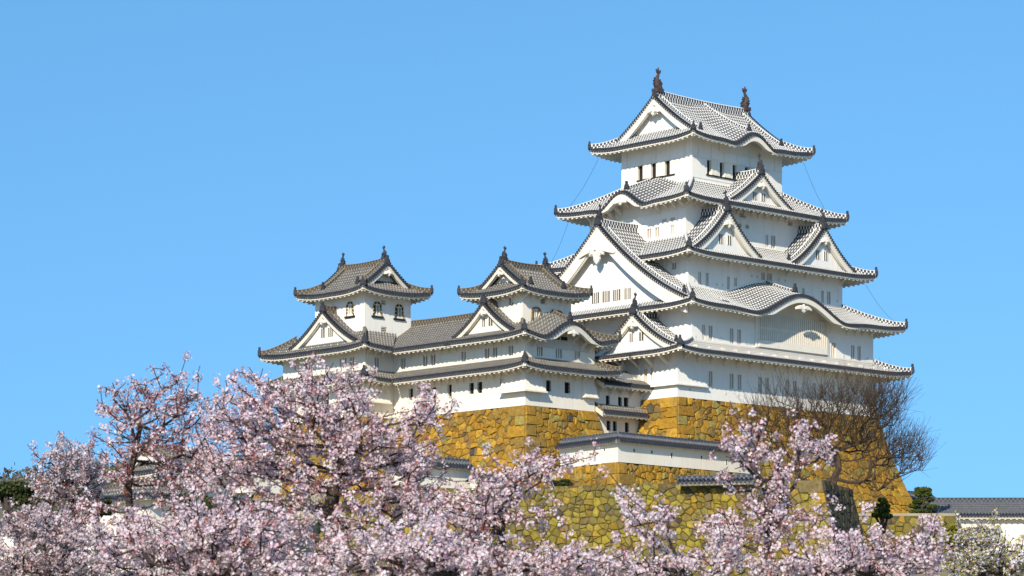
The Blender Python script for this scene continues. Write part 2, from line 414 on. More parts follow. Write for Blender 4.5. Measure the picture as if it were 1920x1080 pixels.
def bracket_mesh(L, H, arm=False):
    mb = MB(); w = .085
    mb.hexa([(-w, 0, -H), (w, 0, -H), (w, 0, -H+.26), (-w, 0, -H+.26)], [(-w, -L, -.16), (w, -L, -.16), (w, -L, .04), (-w, -L, .04)])
    if arm: mb.box(-.12, .12, -L-.1, 0, -.13, .07)
    mb.box(-w*1.3, w*1.3, -.08, .02, -H-.15, .05)
    o = mb.build('eave_bracket', ['trim']); me = o.data; bpy.data.objects.remove(o); return me
BR = {'s': bracket_mesh(1.15, .95), 'b': bracket_mesh(1.55, 1.15, True), 'l': bracket_mesh(1.0, .8)}
def skirt_roof(root, O, I, ze, zt, tile, trim, ridge, oh, hips=('SW', 'SE', 'NW', 'NE'), bumps={}, sides='SWNE', brk=None, uplift=.32, rng_=None, orn=True, name='roof', ext=None):
    """ring roof between outer eave rectangle O and inner wall rectangle I.  rng_: optional x ranges per side; ext: valley ends"""
    F = frames(O); D = {'S': I[2]-O[2], 'N': O[3]-I[3], 'W': I[0]-O[0], 'E': O[1]-I[1]}
    lohi = {'S': ('SW', 'SE', 'W', 'E'), 'N': ('NW', 'NE', 'W', 'E'), 'W': ('SW', 'NW', 'S', 'N'), 'E': ('SE', 'NE', 'S', 'N')}
    tb, eb = MB(), MB(); rb = MB(); roof = None; info = {}
    for s in sides:
        P, x0, x1 = F[s]; c0, c1, a0, a1 = lohi[s]; d = D[s]
        h0, h1 = c0 in hips, c1 in hips
        if rng_ and s in rng_: x0, x1 = rng_[s]
        bf = None
        if s in bumps:
            bc, bw, A, k = bumps[s]
            bf = lambda x, bc=bc, bw=bw, A=A: (A*.5*(1+math.cos(PI*(x-bc)/bw)) if abs(x-bc) < bw else 0)-(.10*math.exp(-((abs(x-bc)-bw*1.02)/(bw*.3))**2))*A
        def zf(x, dd, d=d, x0=x0, x1=x1, h0=h0, h1=h1, bf=bf, k=(bumps[s][3] if s in bumps else 0)):
            t = min(1, max(0, dd/d)); z = ze+(zt-ze)*G1(t); up = 0
            if h0: up += uplift*max(0, 1-(x-x0)/4.2)**2.2
            if h1: up += uplift*max(0, 1-(x1-x)/4.2)**2.2
            z += min(up, uplift*1.15)*(1-t)
            if bf: z += bf(x)*(1-k*t)
            return z
        v0_, v1_ = (ext or {}).get(s, (None, None))      # valley starts
        def d1f(x, d=d, x0=x0, x1=x1, h0=h0, h1=h1, A=D[a0], B=D[a1]):
            m = d
            if h0: m = min(m, d*(x-x0)/A)
            if h1: m = min(m, d*(x1-x)/B)
            return max(0, m)
        def d0f(x, vv=(v0_, v1_), d1f=d1f):
            m = 0
            if vv[0] is not None: m = max(m, vv[0]-x)
            if vv[1] is not None: m = max(m, x-vv[1])
            return min(m, d1f(x))
        tile_side(tb, P, x0, x1, zf, d0f, d1f)
        o_ = oh[s] if isinstance(oh, dict) else oh
        ex0 = v0_ if v0_ is not None else x0+(.06 if h0 else 0); ex1 = v1_ if v1_ is not None else x1-(.06 if h1 else 0)
        n0 = ex0
        def zs(x, dd, zf=zf, x0=x0, x1=x1, h0=h0, h1=h1): return zf(x, dd)
        # soffit is trimmed at hips by pulling ends in
        def Pm(x, dd, P=P, ex0=ex0, ex1=ex1, h0=h0, h1=h1, v=(v0_, v1_)):
            if h0: x = max(x, ex0+dd)
            if h1: x = min(x, ex1-dd)
            if v[0] is not None: x = max(x, ex0-dd)
            return P(x, dd)
        eave(eb, Pm, ex0, ex1, zs, o_, bf if s in bumps else None)
        if s in bumps:      # curved gable infill: closed wall under the bump
            bc, bw, A, k = bumps[s]; rows = [[], []]
            for i in range(25):
                x = bc-bw+2*bw*i/24; p = P(x, o_-.02); zt_ = zs(x, o_)-.3
                rows[0].append((*p, ze-.75)); rows[1].append((*p, max(zt_, ze-.7)))
            eb.grid(rows)
        info[s] = (P, zf, o_)
        if brk and s in 'SW':
            sp, kind, lo, hi = brk[s] if isinstance(brk, dict) else brk
            lo = ex0+o_+.1 if lo is None else lo; hi = ex1-o_-.1 if hi is None else hi
            n = max(1, round((hi-lo)/sp))
            for i in range(n+1):
                x = lo+(hi-lo)*i/n; p = P(x, o_)
                info.setdefault('br', []).append((kind, (*p, zf(x, o_)-.62), OUT[s]))
    roof = part(tb, name, [tile, 'black', 'pan'], root)
    sub_off = tuple(root['base'])
    e = sub(eb, 'eave', [trim], roof, root)
    # hip ridges
    for c in hips:
        uu = (O[0], I[0]) if 'W' in c else (O[1], I[1]); vv = (O[2], I[2]) if 'S' in c else (O[3], I[3])
        pts = []
        for i in range(13):
            t = .015+.985*i/12; z = ze+(zt-ze)*G1(t)+uplift*max(0, 1-t*min(abs(uu[1]-uu[0]), 4)/4.2)**2.2*(1-t)+.06+.10*max(0, 1-t*6)
            pts.append((uu[0]+(uu[1]-uu[0])*t, vv[0]+(vv[1]-vv[0])*t, z))
        rb = MB(); sweep(rb, pts, .36, .42); sub(rb, 'hip_ridge', [ridge], roof, root)
        if orn:
            a = math.atan2(vv[0]-vv[1], uu[0]-uu[1])+PI/2
            o = inst('ridge_end_tile', ONI, roof, root, (pts[0][0], pts[0][1], pts[0][2]-.15), a); o.scale = (.8, .8, .85)
        # corner beam under the hip
        p, q = Vector(pts[0]), Vector(pts[-1]); dr = (q-p); dr.z = 0; dr.normalize(); s_ = Vector((-dr.y, dr.x, 0))*.14
        p0 = p+dr*.12-Vector((0, 0, .52)); q0 = p+dr*3.0-Vector((0, 0, .45))
        eb2 = MB(); eb2.hexa([tuple(p0-s_), tuple(p0+s_), tuple(p0+s_+Vector((0, 0, .26))), tuple(p0-s_+Vector((0, 0, .26)))], [tuple(q0-s_), tuple(q0+s_), tuple(q0+s_+Vector((0, 0, .26))), tuple(q0-s_+Vector((0, 0, .26)))])
        sub(eb2, 'corner_beam', [trim], roof, root)
    for kind, pos, rz in info.get('br', []): inst('eave_bracket', BR[kind], roof, root, pos, rz)
    return roof, info
def gable(root, facing, plane, centre, w, zb, H, back, tile, trim, ridge, wallmat, conc=.5, verge=.55, wall_in=.55, pend=PEND, pscale=1., wins=(), kudari=True, tip='oni', barge=.42, zfun=None, flare=1.03, own_roof=True, wall_zb=None, endback=None):
    """triangular gable; facing S or W (or N/E); plane = where the verge front stands; back = depth of its roof"""
    sg = {'S': 1, 'W': 1, 'N': -1, 'E': -1}[facing]
    if facing in 'SN': Q = lambda l, y: (centre+l, plane+sg*y)
    else: Q = lambda l, y: (plane+sg*y, centre-l)
    zr = zfun or (lambda r: zb+H*((1-conc)*(1-r/w)+conc*max(0, 1-r/w)**2) if r <= w else zb-(r-w)*.3)
    ww = w*flare
    g = MB(); n = 24
    # wall
    top = [(l, zr(abs(l))-.25) for l in [(-w+2*w*i/n) for i in range(n+1)]]
    wz = (zb if wall_zb is None else wall_zb)
    rects = []
    for (c, h0, h1, wd) in wins: rects.append((c-wd/2, c+wd/2, h0, h1))
    for (l0, z0), (l1, z1) in zip(top, top[1:]):
        g.face([(*Q(l0, wall_in), wz-.4), (*Q(l1, wall_in), wz-.4), (*Q(l1, wall_in), max(z1, wz-.4)), (*Q(l0, wall_in), max(z0, wz-.4))])
    go = part(g, 'gable', [wallmat], root)
    # bargeboards: two layers
    b = MB()
    for lay, (th, y0, y1, dz) in enumerate(((barge, .12, .26, .12), (barge*.55, .26, .42, .12+barge*.8))):
        for s in (-1, 1):
            prev = None
            for i in range(n+1):
                r = ww*i/n; z = zr(r)-dz; slope = (zr(max(0, r-.1))-zr(r+.1))/(.2 if r > .1 else .1+r+1e-6); k = math.sqrt(1+min(slope, 2)**2)
                t_ = th*k*(1+.35*i/n*(lay == 0))
                ring = [(*Q(s*r, y0), z), (*Q(s*r, y0), z-t_), (*Q(s*r, y1), z-t_), (*Q(s*r, y1), z)]
                if prev: b.hexa(prev, ring)
                prev = ring
    sub(b, 'bargeboard', [trim], go, root)
    if own_roof:
        t = MB(); r0 = 0
        for s in (-1, 1):
            P = lambda x, d, s=s: Q(s*(ww-d), x)
            zf = lambda x, d: zr(ww-d)
            tile_side(t, P, .42, back, zf, lambda x: 0, lambda x: ww, rows=14, edge=False)
        go2 = sub(t, 'gable_roof', [tile, 'black', 'pan'], go, root)
    # verge: rolls of tile ends across the front edge
    v = MB()
    for s in (-1, 1):
        L = sum(math.hypot(ww/60, zr(ww*i/60)-zr(ww*(i+1)/60)) for i in range(60)); m = max(6, int(L/.29)); acc = 0; k = 0; r = 0; stp = L/m
        rs = [0.]; a_ = 0
        for i in range(600):
            a_ += math.hypot(ww/600, zr(ww*i/600)-zr(ww*(i+1)/600))
            if a_ >= stp: rs.append(ww*(i+1)/600); a_ -= stp
        for i in range(len(rs)-1):
            ra, rb = rs[i], rs[i+1]; rm = (ra+rb)/2; za, zb_ = zr(ra), zr(rb); dx, dz = rb-ra, zb_-za; ln = math.hypot(dx, dz) or 1; nx, nz = -dz/ln, dx/ln
            if nz < 0: nx, nz = -nx, -nz
            cz = (za+zb_)/2
            pr = [(rm-dx*.36, cz-dz*.36-.04), (rm-dx*.33+nx*.14, cz-dz*.33+nz*.14), (rm+nx*.21, cz+nz*.21), (rm+dx*.33+nx*.14, cz+dz*.33+nz*.14), (rm+dx*.36, cz+dz*.36-.04), (rm-nx*.08, cz-nz*.12)]
            f = [(*Q(s*a, -.02), c) for a, c in pr]; bk = [(*Q(s*a, .95), c+.02) for a, c in pr]
            v.face(f, 0); v.hexa([(*Q(s*ra, .03), za+.05), (*Q(s*rb, .03), zb_+.05), (*Q(s*rb, .03), zb_-.1), (*Q(s*ra, .03), za-.1)], [(*Q(s*ra, .9), za+.07), (*Q(s*rb, .9), zb_+.07), (*Q(s*rb, .9), zb_-.1), (*Q(s*ra, .9), za-.1)], 2)
            for j in range(6): v.face([f[j], f[(j+1) % 6], bk[(j+1) % 6], bk[j]], 0 if j in (4, 5) else 1, [(.5, .05), (.5, .05), (.5, .95), (.5, .95)] if j in (0, 1, 2, 3) else None)
    sub(v, 'verge_tiles', ['black', tile, 'pan' if tile != 'tile' else 'trim'], go, root)
    # descending ridges
    if kudari:
        k = MB(); ends = []
        for s in (-1, 1):
            pts = [(*Q(s*(ww*(.04+.86*i/14)), 1.15), zr(ww*(.04+.86*i/14))+.08) for i in range(15)]
            k = MB(); sweep(k, pts, .3, .34); ends.append(pts[-1]); sub(k, 'descending_ridge', [ridge], go, root)
        for e, s in zip(ends, (-1, 1)):
            o = inst('ridge_end_tile', ONI, go, root, (e[0], e[1], e[2]-.05), {'S': 0, 'W': -PI/2, 'N': PI, 'E': PI/2}[facing]+s*PI/2); o.scale = (.7, .7, .75)
    # main ridge of the gable
    if own_roof:
        r = MB(); zt = zr(0)+.02
        L = back if endback is None else endback
        sweep(r, [(*Q(0, .25+(L-.25)*i/8), zt+.1*(abs(i-4)/4)**2) for i in range(9)], .42, .62, 0)
        sub(r, 'gable_ridge', [ridge], go, root)
        o = inst('ridge_end_tile', ONI, go, root, (*Q(0, .12), zr(0)-.05), OUT[facing]); o.scale = (.95, 1, .9)
        if tip == 'fish':
            o = inst('roof_fish', SHA_S, go, root, (*Q(0, .45), zr(0)+.62), OUT[facing]+PI/2); o.scale = (.62,)*3
    o = inst('gable_pendant', pend, go, root, (*Q(0, .08), zr(0)-barge-.42*pscale-.25-(.35 if pend is PENDB else 0)), OUT[facing]); o.scale = (pscale, 1.4, pscale)
    for w_ in wins:
        c, h0, h1, wd = w_; key = (round(wd, 1), round(h1-h0, 1), 'slot')
        if key not in _wc: _wc[key] = window_meshes(key[0], key[1], 'slot')
        # window stands proud as a shallow framed slot on the gable wall
        mb = MB(); p = wall_in
        for (x0_, x1_) in ((c-wd/2-.06, c-wd/2), (c+wd/2, c+wd/2+.06)):
            mb.hexa([(*Q(x0_, p-.05), h0), (*Q(x1_, p-.05), h0), (*Q(x1_, p-.05), h1), (*Q(x0_, p-.05), h1)], [(*Q(x0_, p), h0), (*Q(x1_, p), h0), (*Q(x1_, p), h1), (*Q(x0_, p), h1)])
        nb = max(2, round(wd/.22))
        for i in range(1, nb):
            x = c-wd/2+wd*i/nb; mb.hexa([(*Q(x-.045, p-.06), h0), (*Q(x+.045, p-.06), h0), (*Q(x+.045, p-.06), h1), (*Q(x-.045, p-.06), h1)], [(*Q(x-.045, p-.012), h0), (*Q(x+.045, p-.012), h0), (*Q(x+.045, p-.012), h1), (*Q(x-.045, p-.012), h1)])
        mb.face([(*Q(c-wd/2, p-.01), h0), (*Q(c+wd/2, p-.01), h0), (*Q(c+wd/2, p-.01), h1), (*Q(c-wd/2, p-.01), h1)], 1)
        sub(mb, 'window', [trim, 'shutter'], go, root)
    return go
def hip_gable_top(root, O, axis, ze, H, g, tile, trim, ridge, wallmat, oh, bumps={}, uplift=.4, fish=SHA, fs=1., brk=None, rh=.7, conc=.30, kud_mid=(), barge=.36, pscale=.8, ends=True, name='roof'):
    "hip-and-gable roof; axis 'u': ridge along u, gables face W/E; axis 'v': ridge along v, gables face S/N"
    F = frames(O); half = (O[3]-O[2])/2 if axis == 'u' else (O[1]-O[0])/2
    Gf = lambda t: (1-conc)*t+conc*t*t
    longs, shorts = ('SN', 'WE') if axis == 'u' else ('WE', 'SN')
    tb, eb, rb = MB(), MB(), MB(); br = []
    for s in longs+shorts:
        P, x0, x1 = F[s]; bf = None; kb = 0
        if s in bumps:
            bc, bw, A, kb = bumps[s]
            bf = lambda x, bc=bc, bw=bw, A=A: (A*.5*(1+math.cos(PI*(x-bc)/bw)) if abs(x-bc) < bw else 0)-(.10*math.exp(-((abs(x-bc)-bw*1.02)/(bw*.3))**2))*A
        def zf(x, d, x0=x0, x1=x1, bf=bf, kb=kb):
            t = d/half; z = ze+H*Gf(min(1, t)); up = uplift*(max(0, 1-(x-x0)/3.8)**2.2+max(0, 1-(x1-x)/3.8)**2.2)
            z += up*max(0, 1-d/max(g, .1)*.6)
            if bf: z += bf(x)*max(0, 1-kb*d/half)
            return z
        if s in longs:
            tile_side(tb, P, x0, x0+g, zf, lambda x: 0, lambda x, x0=x0: x-x0, mt=0)
            tile_side(tb, P, x0+g-.6, x1-g+.6, zf, lambda x, a=x0+g, b=x1-g: (g-.05 if (x < a-.01 or x > b+.01) else 0), lambda x: half, rows=14)
            tile_side(tb, P, x1-g, x1, zf, lambda x: 0, lambda x, x1=x1: x1-x)
        else:
            tile_side(tb, P, x0, x1, zf, lambda x: 0, lambda x, x0=x0, x1=x1: max(0, min(g+.5, x-x0, x1-x)))
        def Pm(x, dd, P=P, x0=x0, x1=x1): return P(min(max(x, x0+.06+dd), x1-.06-dd), dd)
        eave(eb, Pm, x0+.06, x1-.06, zf, oh, bf)
        if bf:
            rows = [[], []]
            for i in range(25):
                x = bc-bw+2*bw*i/24; p = P(x, oh-.02); rows[0].append((*p, ze-.6)); rows[1].append((*p, max(zf(x, oh)-.3, ze-.5)))
            eb.grid(rows)
        if brk and s in 'SW':
            lo, hi = x0+oh+.1, x1-oh-.1; n = round((hi-lo)/brk[0])
            for i in range(n+1):
                x = lo+(hi-lo)*i/n; br.append((brk[1], (*P(x, oh), zf(x, oh)-.62), OUT[s]))
    roof = part(tb, name, [tile, 'black', 'pan'], root)
    sub(eb, 'eave', [trim], roof, root)
    zg = lambda d: ze+H*Gf(min(1, d/half))
    for cu_, cv_ in ((0, 2), (1, 2), (0, 3), (1, 3)):
        du = 1 if cu_ == 0 else -1; dv = 1 if cv_ == 2 else -1; pts = []
        for i in range(9):
            d = .04+(g-.1)*i/8; pts.append((O[cu_]+du*d, O[cv_]+dv*d, zg(d)+uplift*max(0, 1-d/3.8)**2.2*max(0, 1-d/g*.6)+.06+.12*max(0, 1-d)))
        rb = MB(); sweep(rb, pts, .34, .40); sub(rb, 'hip_ridge', [ridge], roof, root)
        o = inst('ridge_end_tile', ONI, roof, root, (pts[0][0], pts[0][1], pts[0][2]-.15), math.atan2(-dv, -du)+PI/2); o.scale = (.75,)*3
        c = MB(); p = Vector(pts[0]); dr = Vector((du, dv, 0)).normalized(); s_ = Vector((-dr.y, dr.x, 0))*.13; p0 = p+dr*.15-Vector((0, 0, .5)); q0 = p+dr*2.6-Vector((0, 0, .4)); zz = Vector((0, 0, .24))
        c.hexa([tuple(p0-s_), tuple(p0+s_), tuple(p0+s_+zz), tuple(p0-s_+zz)], [tuple(q0-s_), tuple(q0+s_), tuple(q0+s_+zz), tuple(q0-s_+zz)])
        sub(c, 'corner_beam', [trim], roof, root)
    # main ridge
    if axis == 'u': a, b, fix = O[0]+g-.35, O[1]-g+.35, (O[2]+O[3])/2; R = lambda x: (x, fix)
    else: a, b, fix = O[2]+g-.35, O[3]-g+.35, (O[0]+O[1])/2; R = lambda x: (fix, x)
    m = MB(); sweep(m, [(*R(a+(b-a)*i/12), ze+H-.05+.16*(abs(i-6)/6)**2) for i in range(13)], .5, rh)
    sub(m, 'main_ridge', [ridge], roof, root)
    for x, sgn in ((a+.12, 1), (b-.12, -1)):
        rz = {'u': 0, 'v': PI/2}[axis]+(0 if sgn > 0 else PI)
        o = inst('roof_fish', fish, roof, root, (*R(x+sgn*.3), ze+H+rh*.92+.1), rz); o.scale = (fs*1.15, fs*1.4, fs)
        o = inst('ridge_end_tile', ONI, roof, root, (*R(x-sgn*.15), ze+H-.25), rz-PI/2); o.scale = (.9, 1, .95)
    # descending ridges on the long slopes
    k = MB()
    for s in longs:
        P, x0, x1 = F[s]
        for x in (x0+g+.55, x1-g-.55)+tuple(kud_mid):
            lo = .95 if x in kud_mid else g*.75
            pts = [(*P(x, half-.1-(half-.1-lo)*i/12), zg(half-.1-(half-.1-lo)*i/12)+.1+(bumps[s][2]*.5*(1+math.cos(PI*(x-bumps[s][0])/bumps[s][1]))*max(0, 1-bumps[s][3]*(half-.1-(half-.1-lo)*i/12)/half) if s in bumps and abs(x-bumps[s][0]) < bumps[s][1] else 0)) for i in range(13)]
            k = MB(); sweep(k, pts, .28, .32); e = pts[-1]; sub(k, 'descending_ridge', [ridge], roof, root)
            o = inst('ridge_end_tile', ONI, roof, root, (e[0], e[1], e[2]-.05), OUT[s]); o.scale = (.7,)*3
    for kind, pos, rz in br: inst('eave_bracket', BR[kind], roof, root, pos, rz)
    # gable ends
    w = half-g
    for s in shorts:
        pl = {'W': O[0]+g-.62, 'E': O[1]-g+.62, 'S': O[2]+g-.62, 'N': O[3]-g+.62}[s]
        gable(root, s, pl, fix, w+.1, zg(g), 0, 1, tile, trim, ridge, wallmat, zfun=lambda r: zg(half-r) if r < half else ze, kudari=False, own_roof=False, pscale=pscale, barge=barge, flare=1.05, wall_in=.95)
    return roof
def crest(roof, root, info, s, x, d0, d1, ridge, scale=.75):
    P, zf, _ = info[s]; k = MB()
    pts = [(*P(x, d0+(d1-d0)*i/10), zf(x, d0+(d1-d0)*i/10)+.1) for i in range(11)]
    sweep(k, pts[::-1], .3, .34); sub(k, 'descending_ridge', [ridge], roof, root)
    e = pts[0]; o = inst('ridge_end_tile', ONI, roof, root, (e[0], e[1], e[2]-.02), OUT[s]); o.scale = (scale,)*3
def drop_bay(root, facing, plane, a, b, z0, z1, out, mat, both=False, top_out=.02):
    "flared stone-drop bay, narrower at the top"
    mb = MB(); sg = -1; ins = .12*(b-a)
    Q = (lambda x, y, z: (x, plane-y, z)) if facing == 'S' else (lambda x, y, z: (plane-y, x, z))
    mb.hexa([Q(a, 0, z0), Q(b, 0, z0), Q(b, out, z0), Q(a, out, z0)], [Q(a+ins, 0, z1), Q(b-ins, 0, z1), Q(b-ins, top_out, z1), Q(a+ins, top_out, z1)])
    mb.hexa([Q(a-.05, .0, z0-.1), Q(b+.05, .0, z0-.1), Q(b+.05, out+.06, z0-.1), Q(a-.05, out+.06, z0-.1)], [Q(a-.05, .0, z0-.003), Q(b+.05, .0, z0-.003), Q(b+.05, out+.06, z0-.003), Q(a-.05, out+.06, z0-.003)])
    return part(mb, 'stone_drop_bay', [mat], root)
def corner_bay(root, u0, v0, lu, lv, z0, z1, out, mat, board=True, K_=.88):
    "stone-drop bay wrapped round the south-west corner"
    mb = MB(); t = .02
    b = [(u0-out, v0-out, z0), (u0+lu, v0-out, z0), (u0+lu, v0+.0, z0), (u0-.0, v0+lv, z0), (u0-out, v0+lv, z0)]
    tp = [(u0-t, v0-t, z1), (u0+lu*K_, v0-t, z1), (u0+lu*K_, v0, z1), (u0, v0+lv*K_, z1), (u0-t, v0+lv*K_, z1)]
    for i in range(5): j = (i+1) % 5; mb.face([b[i], b[j], tp[j], tp[i]])
    mb.face(b[::-1]); mb.face(tp)
    if board:
        o2 = out+.07
        mb.box(u0-o2, u0+lu+.08, v0-o2, v0-out+.1, z0-.14, z0-.003); mb.box(u0-o2, u0-out+.1, v0-out+.1+.003, v0+lv+.08, z0-.14, z0-.003)
    return part(mb, 'stone_drop_bay', [mat], root)
def belt(root, R, z, mat, h=.09, out=.05, sides='SW'):
    "thin moulding line round a wall"
    u0, u1, v0, v1 = R; mb = MB()
    if 'S' in sides: mb.box(u0-out, u1, v0-out, v0-.003, z, z+h)
    if 'W' in sides: mb.box(u0-out, u0-.003, v0, v1, z, z+h)
    part(mb, 'wall_moulding', [mat], root)

# ================================================================== MAIN KEEP
keep = castle_thing('main_keep', 'tallest white castle keep with five plastered white tile roofs, at right', 'castle keep', (-.6, 0, 26.8))
R1, R3, R4, R5, R6 = (-14.9, 13.6, -10.5, 10.3), (-13., 13.1, -10.5, 10.5), (-10.8, 11.4, -8., 7.4), (-9.3, 9.1, -6.3, 6.3), (-6.45, 6.45, -4.5, 4.8)
slot = lambda lst: [tuple(x)+('slot',) for x in lst]
walls(keep, R1, 26.75, 31.0, {'S': slot([(-11.34, 28.0, 29.45, .44), (-10.39, 28.0, 29.45, .45), (-7.51, 28.0, 29.45, .47), (-6.42, 28.0, 29.45, .47), (-3.53, 28.0, 29.45, .47), (-2.54, 28.0, 29.45, .47), (.35, 28.0, 29.45, .46), (1.42, 28.0, 29.45, .46), (4.22, 28.0, 29.45, .46), (5.28, 28.0, 29.45, .46), (8.17, 28.0, 29.45, .46), (9.25, 28.0, 29.45, .46), (12.1, 28.0, 29.45, .46)]),
      'W': slot([(-6.54, 28.2, 29.6, .42), (-7.38, 28.5, 29.6, .34), (1., 28.2, 29.6, .42)])})
walls(keep, R3, 31.2, 35.75, {'S': slot([(-11.34, 32.2, 33.6, .36), (-10.39, 32.2, 33.6, .5), (-7.51, 32.2, 33.6, .47), (-6.47, 32.2, 33.6, .47), (7.1, 32.1, 33.5, .55), (9.98, 32.1, 33.5, .48), (10.95, 32.1, 33.5, .48)]), 'W': []})
walls(keep, R4, 36.3, 40.75, {'S': slot([(-9.16, 37.75, 38.95, .44), (-8.14, 37.75, 38.95, .44), (-5.21, 37.72, 38.92, .44), (-4.21, 38.1, 38.9, .44), (-.28, 39.1, 39.8, .53), (.6, 39.1, 39.8, .69), (4.52, 38.17, 38.9, .43), (5.54, 38.17, 38.9, .44), (8.39, 37.7, 38.9, .44), (9.35, 37.7, 38.9, .48)]),
      'W': slot([(-6.26, 39.2, 39.8, .5)])})
walls(keep, R5, 41.2, 46.1, {'S': slot([(2.19, 42.65, 43.85, .38), (3.12, 42.65, 43.85, .62)])+[(-1.72, 44.1, 44.5, .53, 'louvre'), (-.65, 44.1, 44.5, .53, 'louvre'), (-1.3, 45.1, 45.5, .9, 'louvre'), (5.6, 45.1, 45.5, .7, 'louvre')],
      'W': slot([(-1.62, 42.8, 43.7, .49), (-2.66, 42.8, 43.7, .49), (-4.66, 42.8, 43.7, .42)])+[(-3.6, 44.1, 44.4, .55, 'louvre'), (-4.66, 44.1, 44.4, .55, 'louvre'), (-.57, 45.2, 45.9, .7, 'slot'), (.56, 45.2, 45.9, .5, 'slot')]})
# top storey: open windows with sliding shutters between
top_s = [(-4.05, .6), (-2.25, .62), (-.42, .62), (1.34, .6), (3.2, .6)]; top_w = [(2.3, .7), (.54, .7), (-1.28, .7)]
walls(keep, R6, 47., 52.6, {'S': [(c, 49.1, 50.53, w, 'open') for c, w in top_s], 'W': [(c, 49.17, 50.53, w, 'open') for c, w in top_w]})
for c, w in top_s:
    mb = MB(); mb.box(c+w/2+.04, c+1.22, -4.5-.05, -4.5-.003, 49.13, 50.5); part(mb, 'sliding_shutter', ['trim'], keep)
for c, w in top_w:
    mb = MB(); mb.box(-6.45-.05, -6.45-.003, c-w/2-.95, c-w/2-.04, 49.2, 50.5); part(mb, 'sliding_shutter', ['trim'], keep)
mb = MB(); mb.box(-4.5, 4.5, -4.62, -4.503, 48.98, 49.09); part(mb, 'window_sill', ['iron'], keep)
mb = MB(); mb.box(-6.57, -6.453, -2.3, 2.7, 49.05, 49.16); part(mb, 'window_sill', ['iron'], keep)
for z in (50.56, 48.6): belt(keep, R6, z, 'trim', .07, .035)
for i in range(7):
    x = -5.6+1.83*i; mb = MB(); mb.box(x-.05, x+.05, -4.53, -4.503, 50.65, 52.); part(mb, 'wall_moulding', ['trim'], keep)
for i in range(5):
    y = -3.6+1.9*i; mb = MB(); mb.box(-6.48, -6.453, y-.05, y+.05, 50.65, 52.); part(mb, 'wall_moulding', ['trim'], keep)
kw = dict(tile='tile', trim='trim', ridge='ridge')
rf1, i1 = skirt_roof(keep, (-17.25, 16.1, -13.05, 12.8), (-13., 13.1, -10.5, 10.5), 30.75, 31.98, oh={'S': 2.5, 'W': 2.3, 'N': 2.5, 'E': 2.5}, brk={'S': (1.85, 'b', -14., 13.), 'W': (1.9, 'b', -9.5, 9.5)}, name='first_roof', **kw)
rf2, i2 = skirt_roof(keep, (-15.35, 15.45, -12.85, 12.85), (-10.8, 11.4, -8., 7.4), 35.12, 37.4, oh=2.35, bumps={'S': (.1, 6.6, 2.0, .35)}, brk={'S': (1.3, 's', 9.0, 12.6), 'W': (3.4, 's', -9.9, 9.9)}, name='second_roof', **kw)
rf3, i3 = skirt_roof(keep, (-13.2, 13.85, -10.38, 9.8), (-9.3, 9.1, -6.3, 6.3), 40.28, 42.42, oh=2.4, brk={'S': (2.9, 's', None, None), 'W': (1.9, 's', None, None)}, name='third_roof', **kw)
rf4, i4 = skirt_roof(keep, (-11.7, 11.5, -8.7, 8.7), (-6.45, 6.45, -4.5, 4.8), 45.7, 48.25, oh=2.4, bumps={'W': (-.1, 3.0, 1.35, .45)}, brk={'S': (1.0, 's', None, None), 'W': (1.05, 's', None, None)}, name='fourth_roof', **kw)
hip_gable_top(keep, (-8.68, 8.7, -6.75, 7.05), 'u', 52.05, 4.75, 2.35, 'tile', 'trim', 'ridge', 'plaster', oh=2.2, bumps={'S': (.2, 2.9, 1.15, .9)}, uplift=.38, fish=SHA, fs=.92, kud_mid=(.2,), pscale=1.1, barge=.45, name='top_roof')
crest(rf2, keep, i2, 'S', .1, 1.2, 4.7, 'ridge', .85); crest(rf4, keep, i4, 'W', -.1, .9, 4.2, 'ridge', .8)
inst('gable_pendant', PEND, rf2, keep, (.1, -12.72, 36.1), 0).scale = (1.7, 1, .95)
inst('gable_pendant', PEND, rf4, keep, (-11.62, -.1, 46.25), -PI/2).scale = (1.1, 1, .7)
gable(keep, 'W', -14.75, 0, 11.3, 35.75, 7.9, 6.2, 'tile', 'trim', 'ridge', 'plaster', conc=.42, flare=1.0, pend=PENDB, pscale=1.25, barge=.9, tip='fish', wall_in=1.15,
      wins=[(-1.22, 36.5, 37.55, .95), (.19, 36.5, 37.55, .95), (1.59, 36.5, 37.55, .95), (3.0, 36.5, 37.55, .8)])
gable(keep, 'W', -16.2, -6., 4.9, 31.4, 3.2, 3.4, 'tile', 'trim', 'ridge', 'plaster', conc=.4, tip='fish', barge=.36, pscale=.8, wins=[(-.55, 32.1, 32.9, .4), (.75, 32.1, 32.9, .55)])
gable(keep, 'S', -9.7, -6.95, 4.45, 40.8, 3.85, 3.6, 'tile', 'trim', 'ridge', 'plaster', conc=.35, tip='fish', barge=.40, pscale=.9, wins=[(-.6, 41.6, 42.5, .5), (.6, 41.6, 42.5, .5)])
gable(keep, 'S', -9.7, 6.9, 4.45, 40.8, 3.75, 3.6, 'tile', 'trim', 'ridge', 'plaster', conc=.35, tip='fish', barge=.40, pscale=.9, wins=[(-.6, 41.6, 42.5, .5), (.6, 41.6, 42.5, .5)])
gable(keep, 'S', -7.75, 0., 4.6, 46.1, 3.1, 3.5, 'tile', 'trim', 'ridge', 'plaster', conc=.3, tip='fish', barge=.38, pscale=.8, wins=[(-.6, 46.75, 47.5, .5), (.6, 46.75, 47.5, .5)])
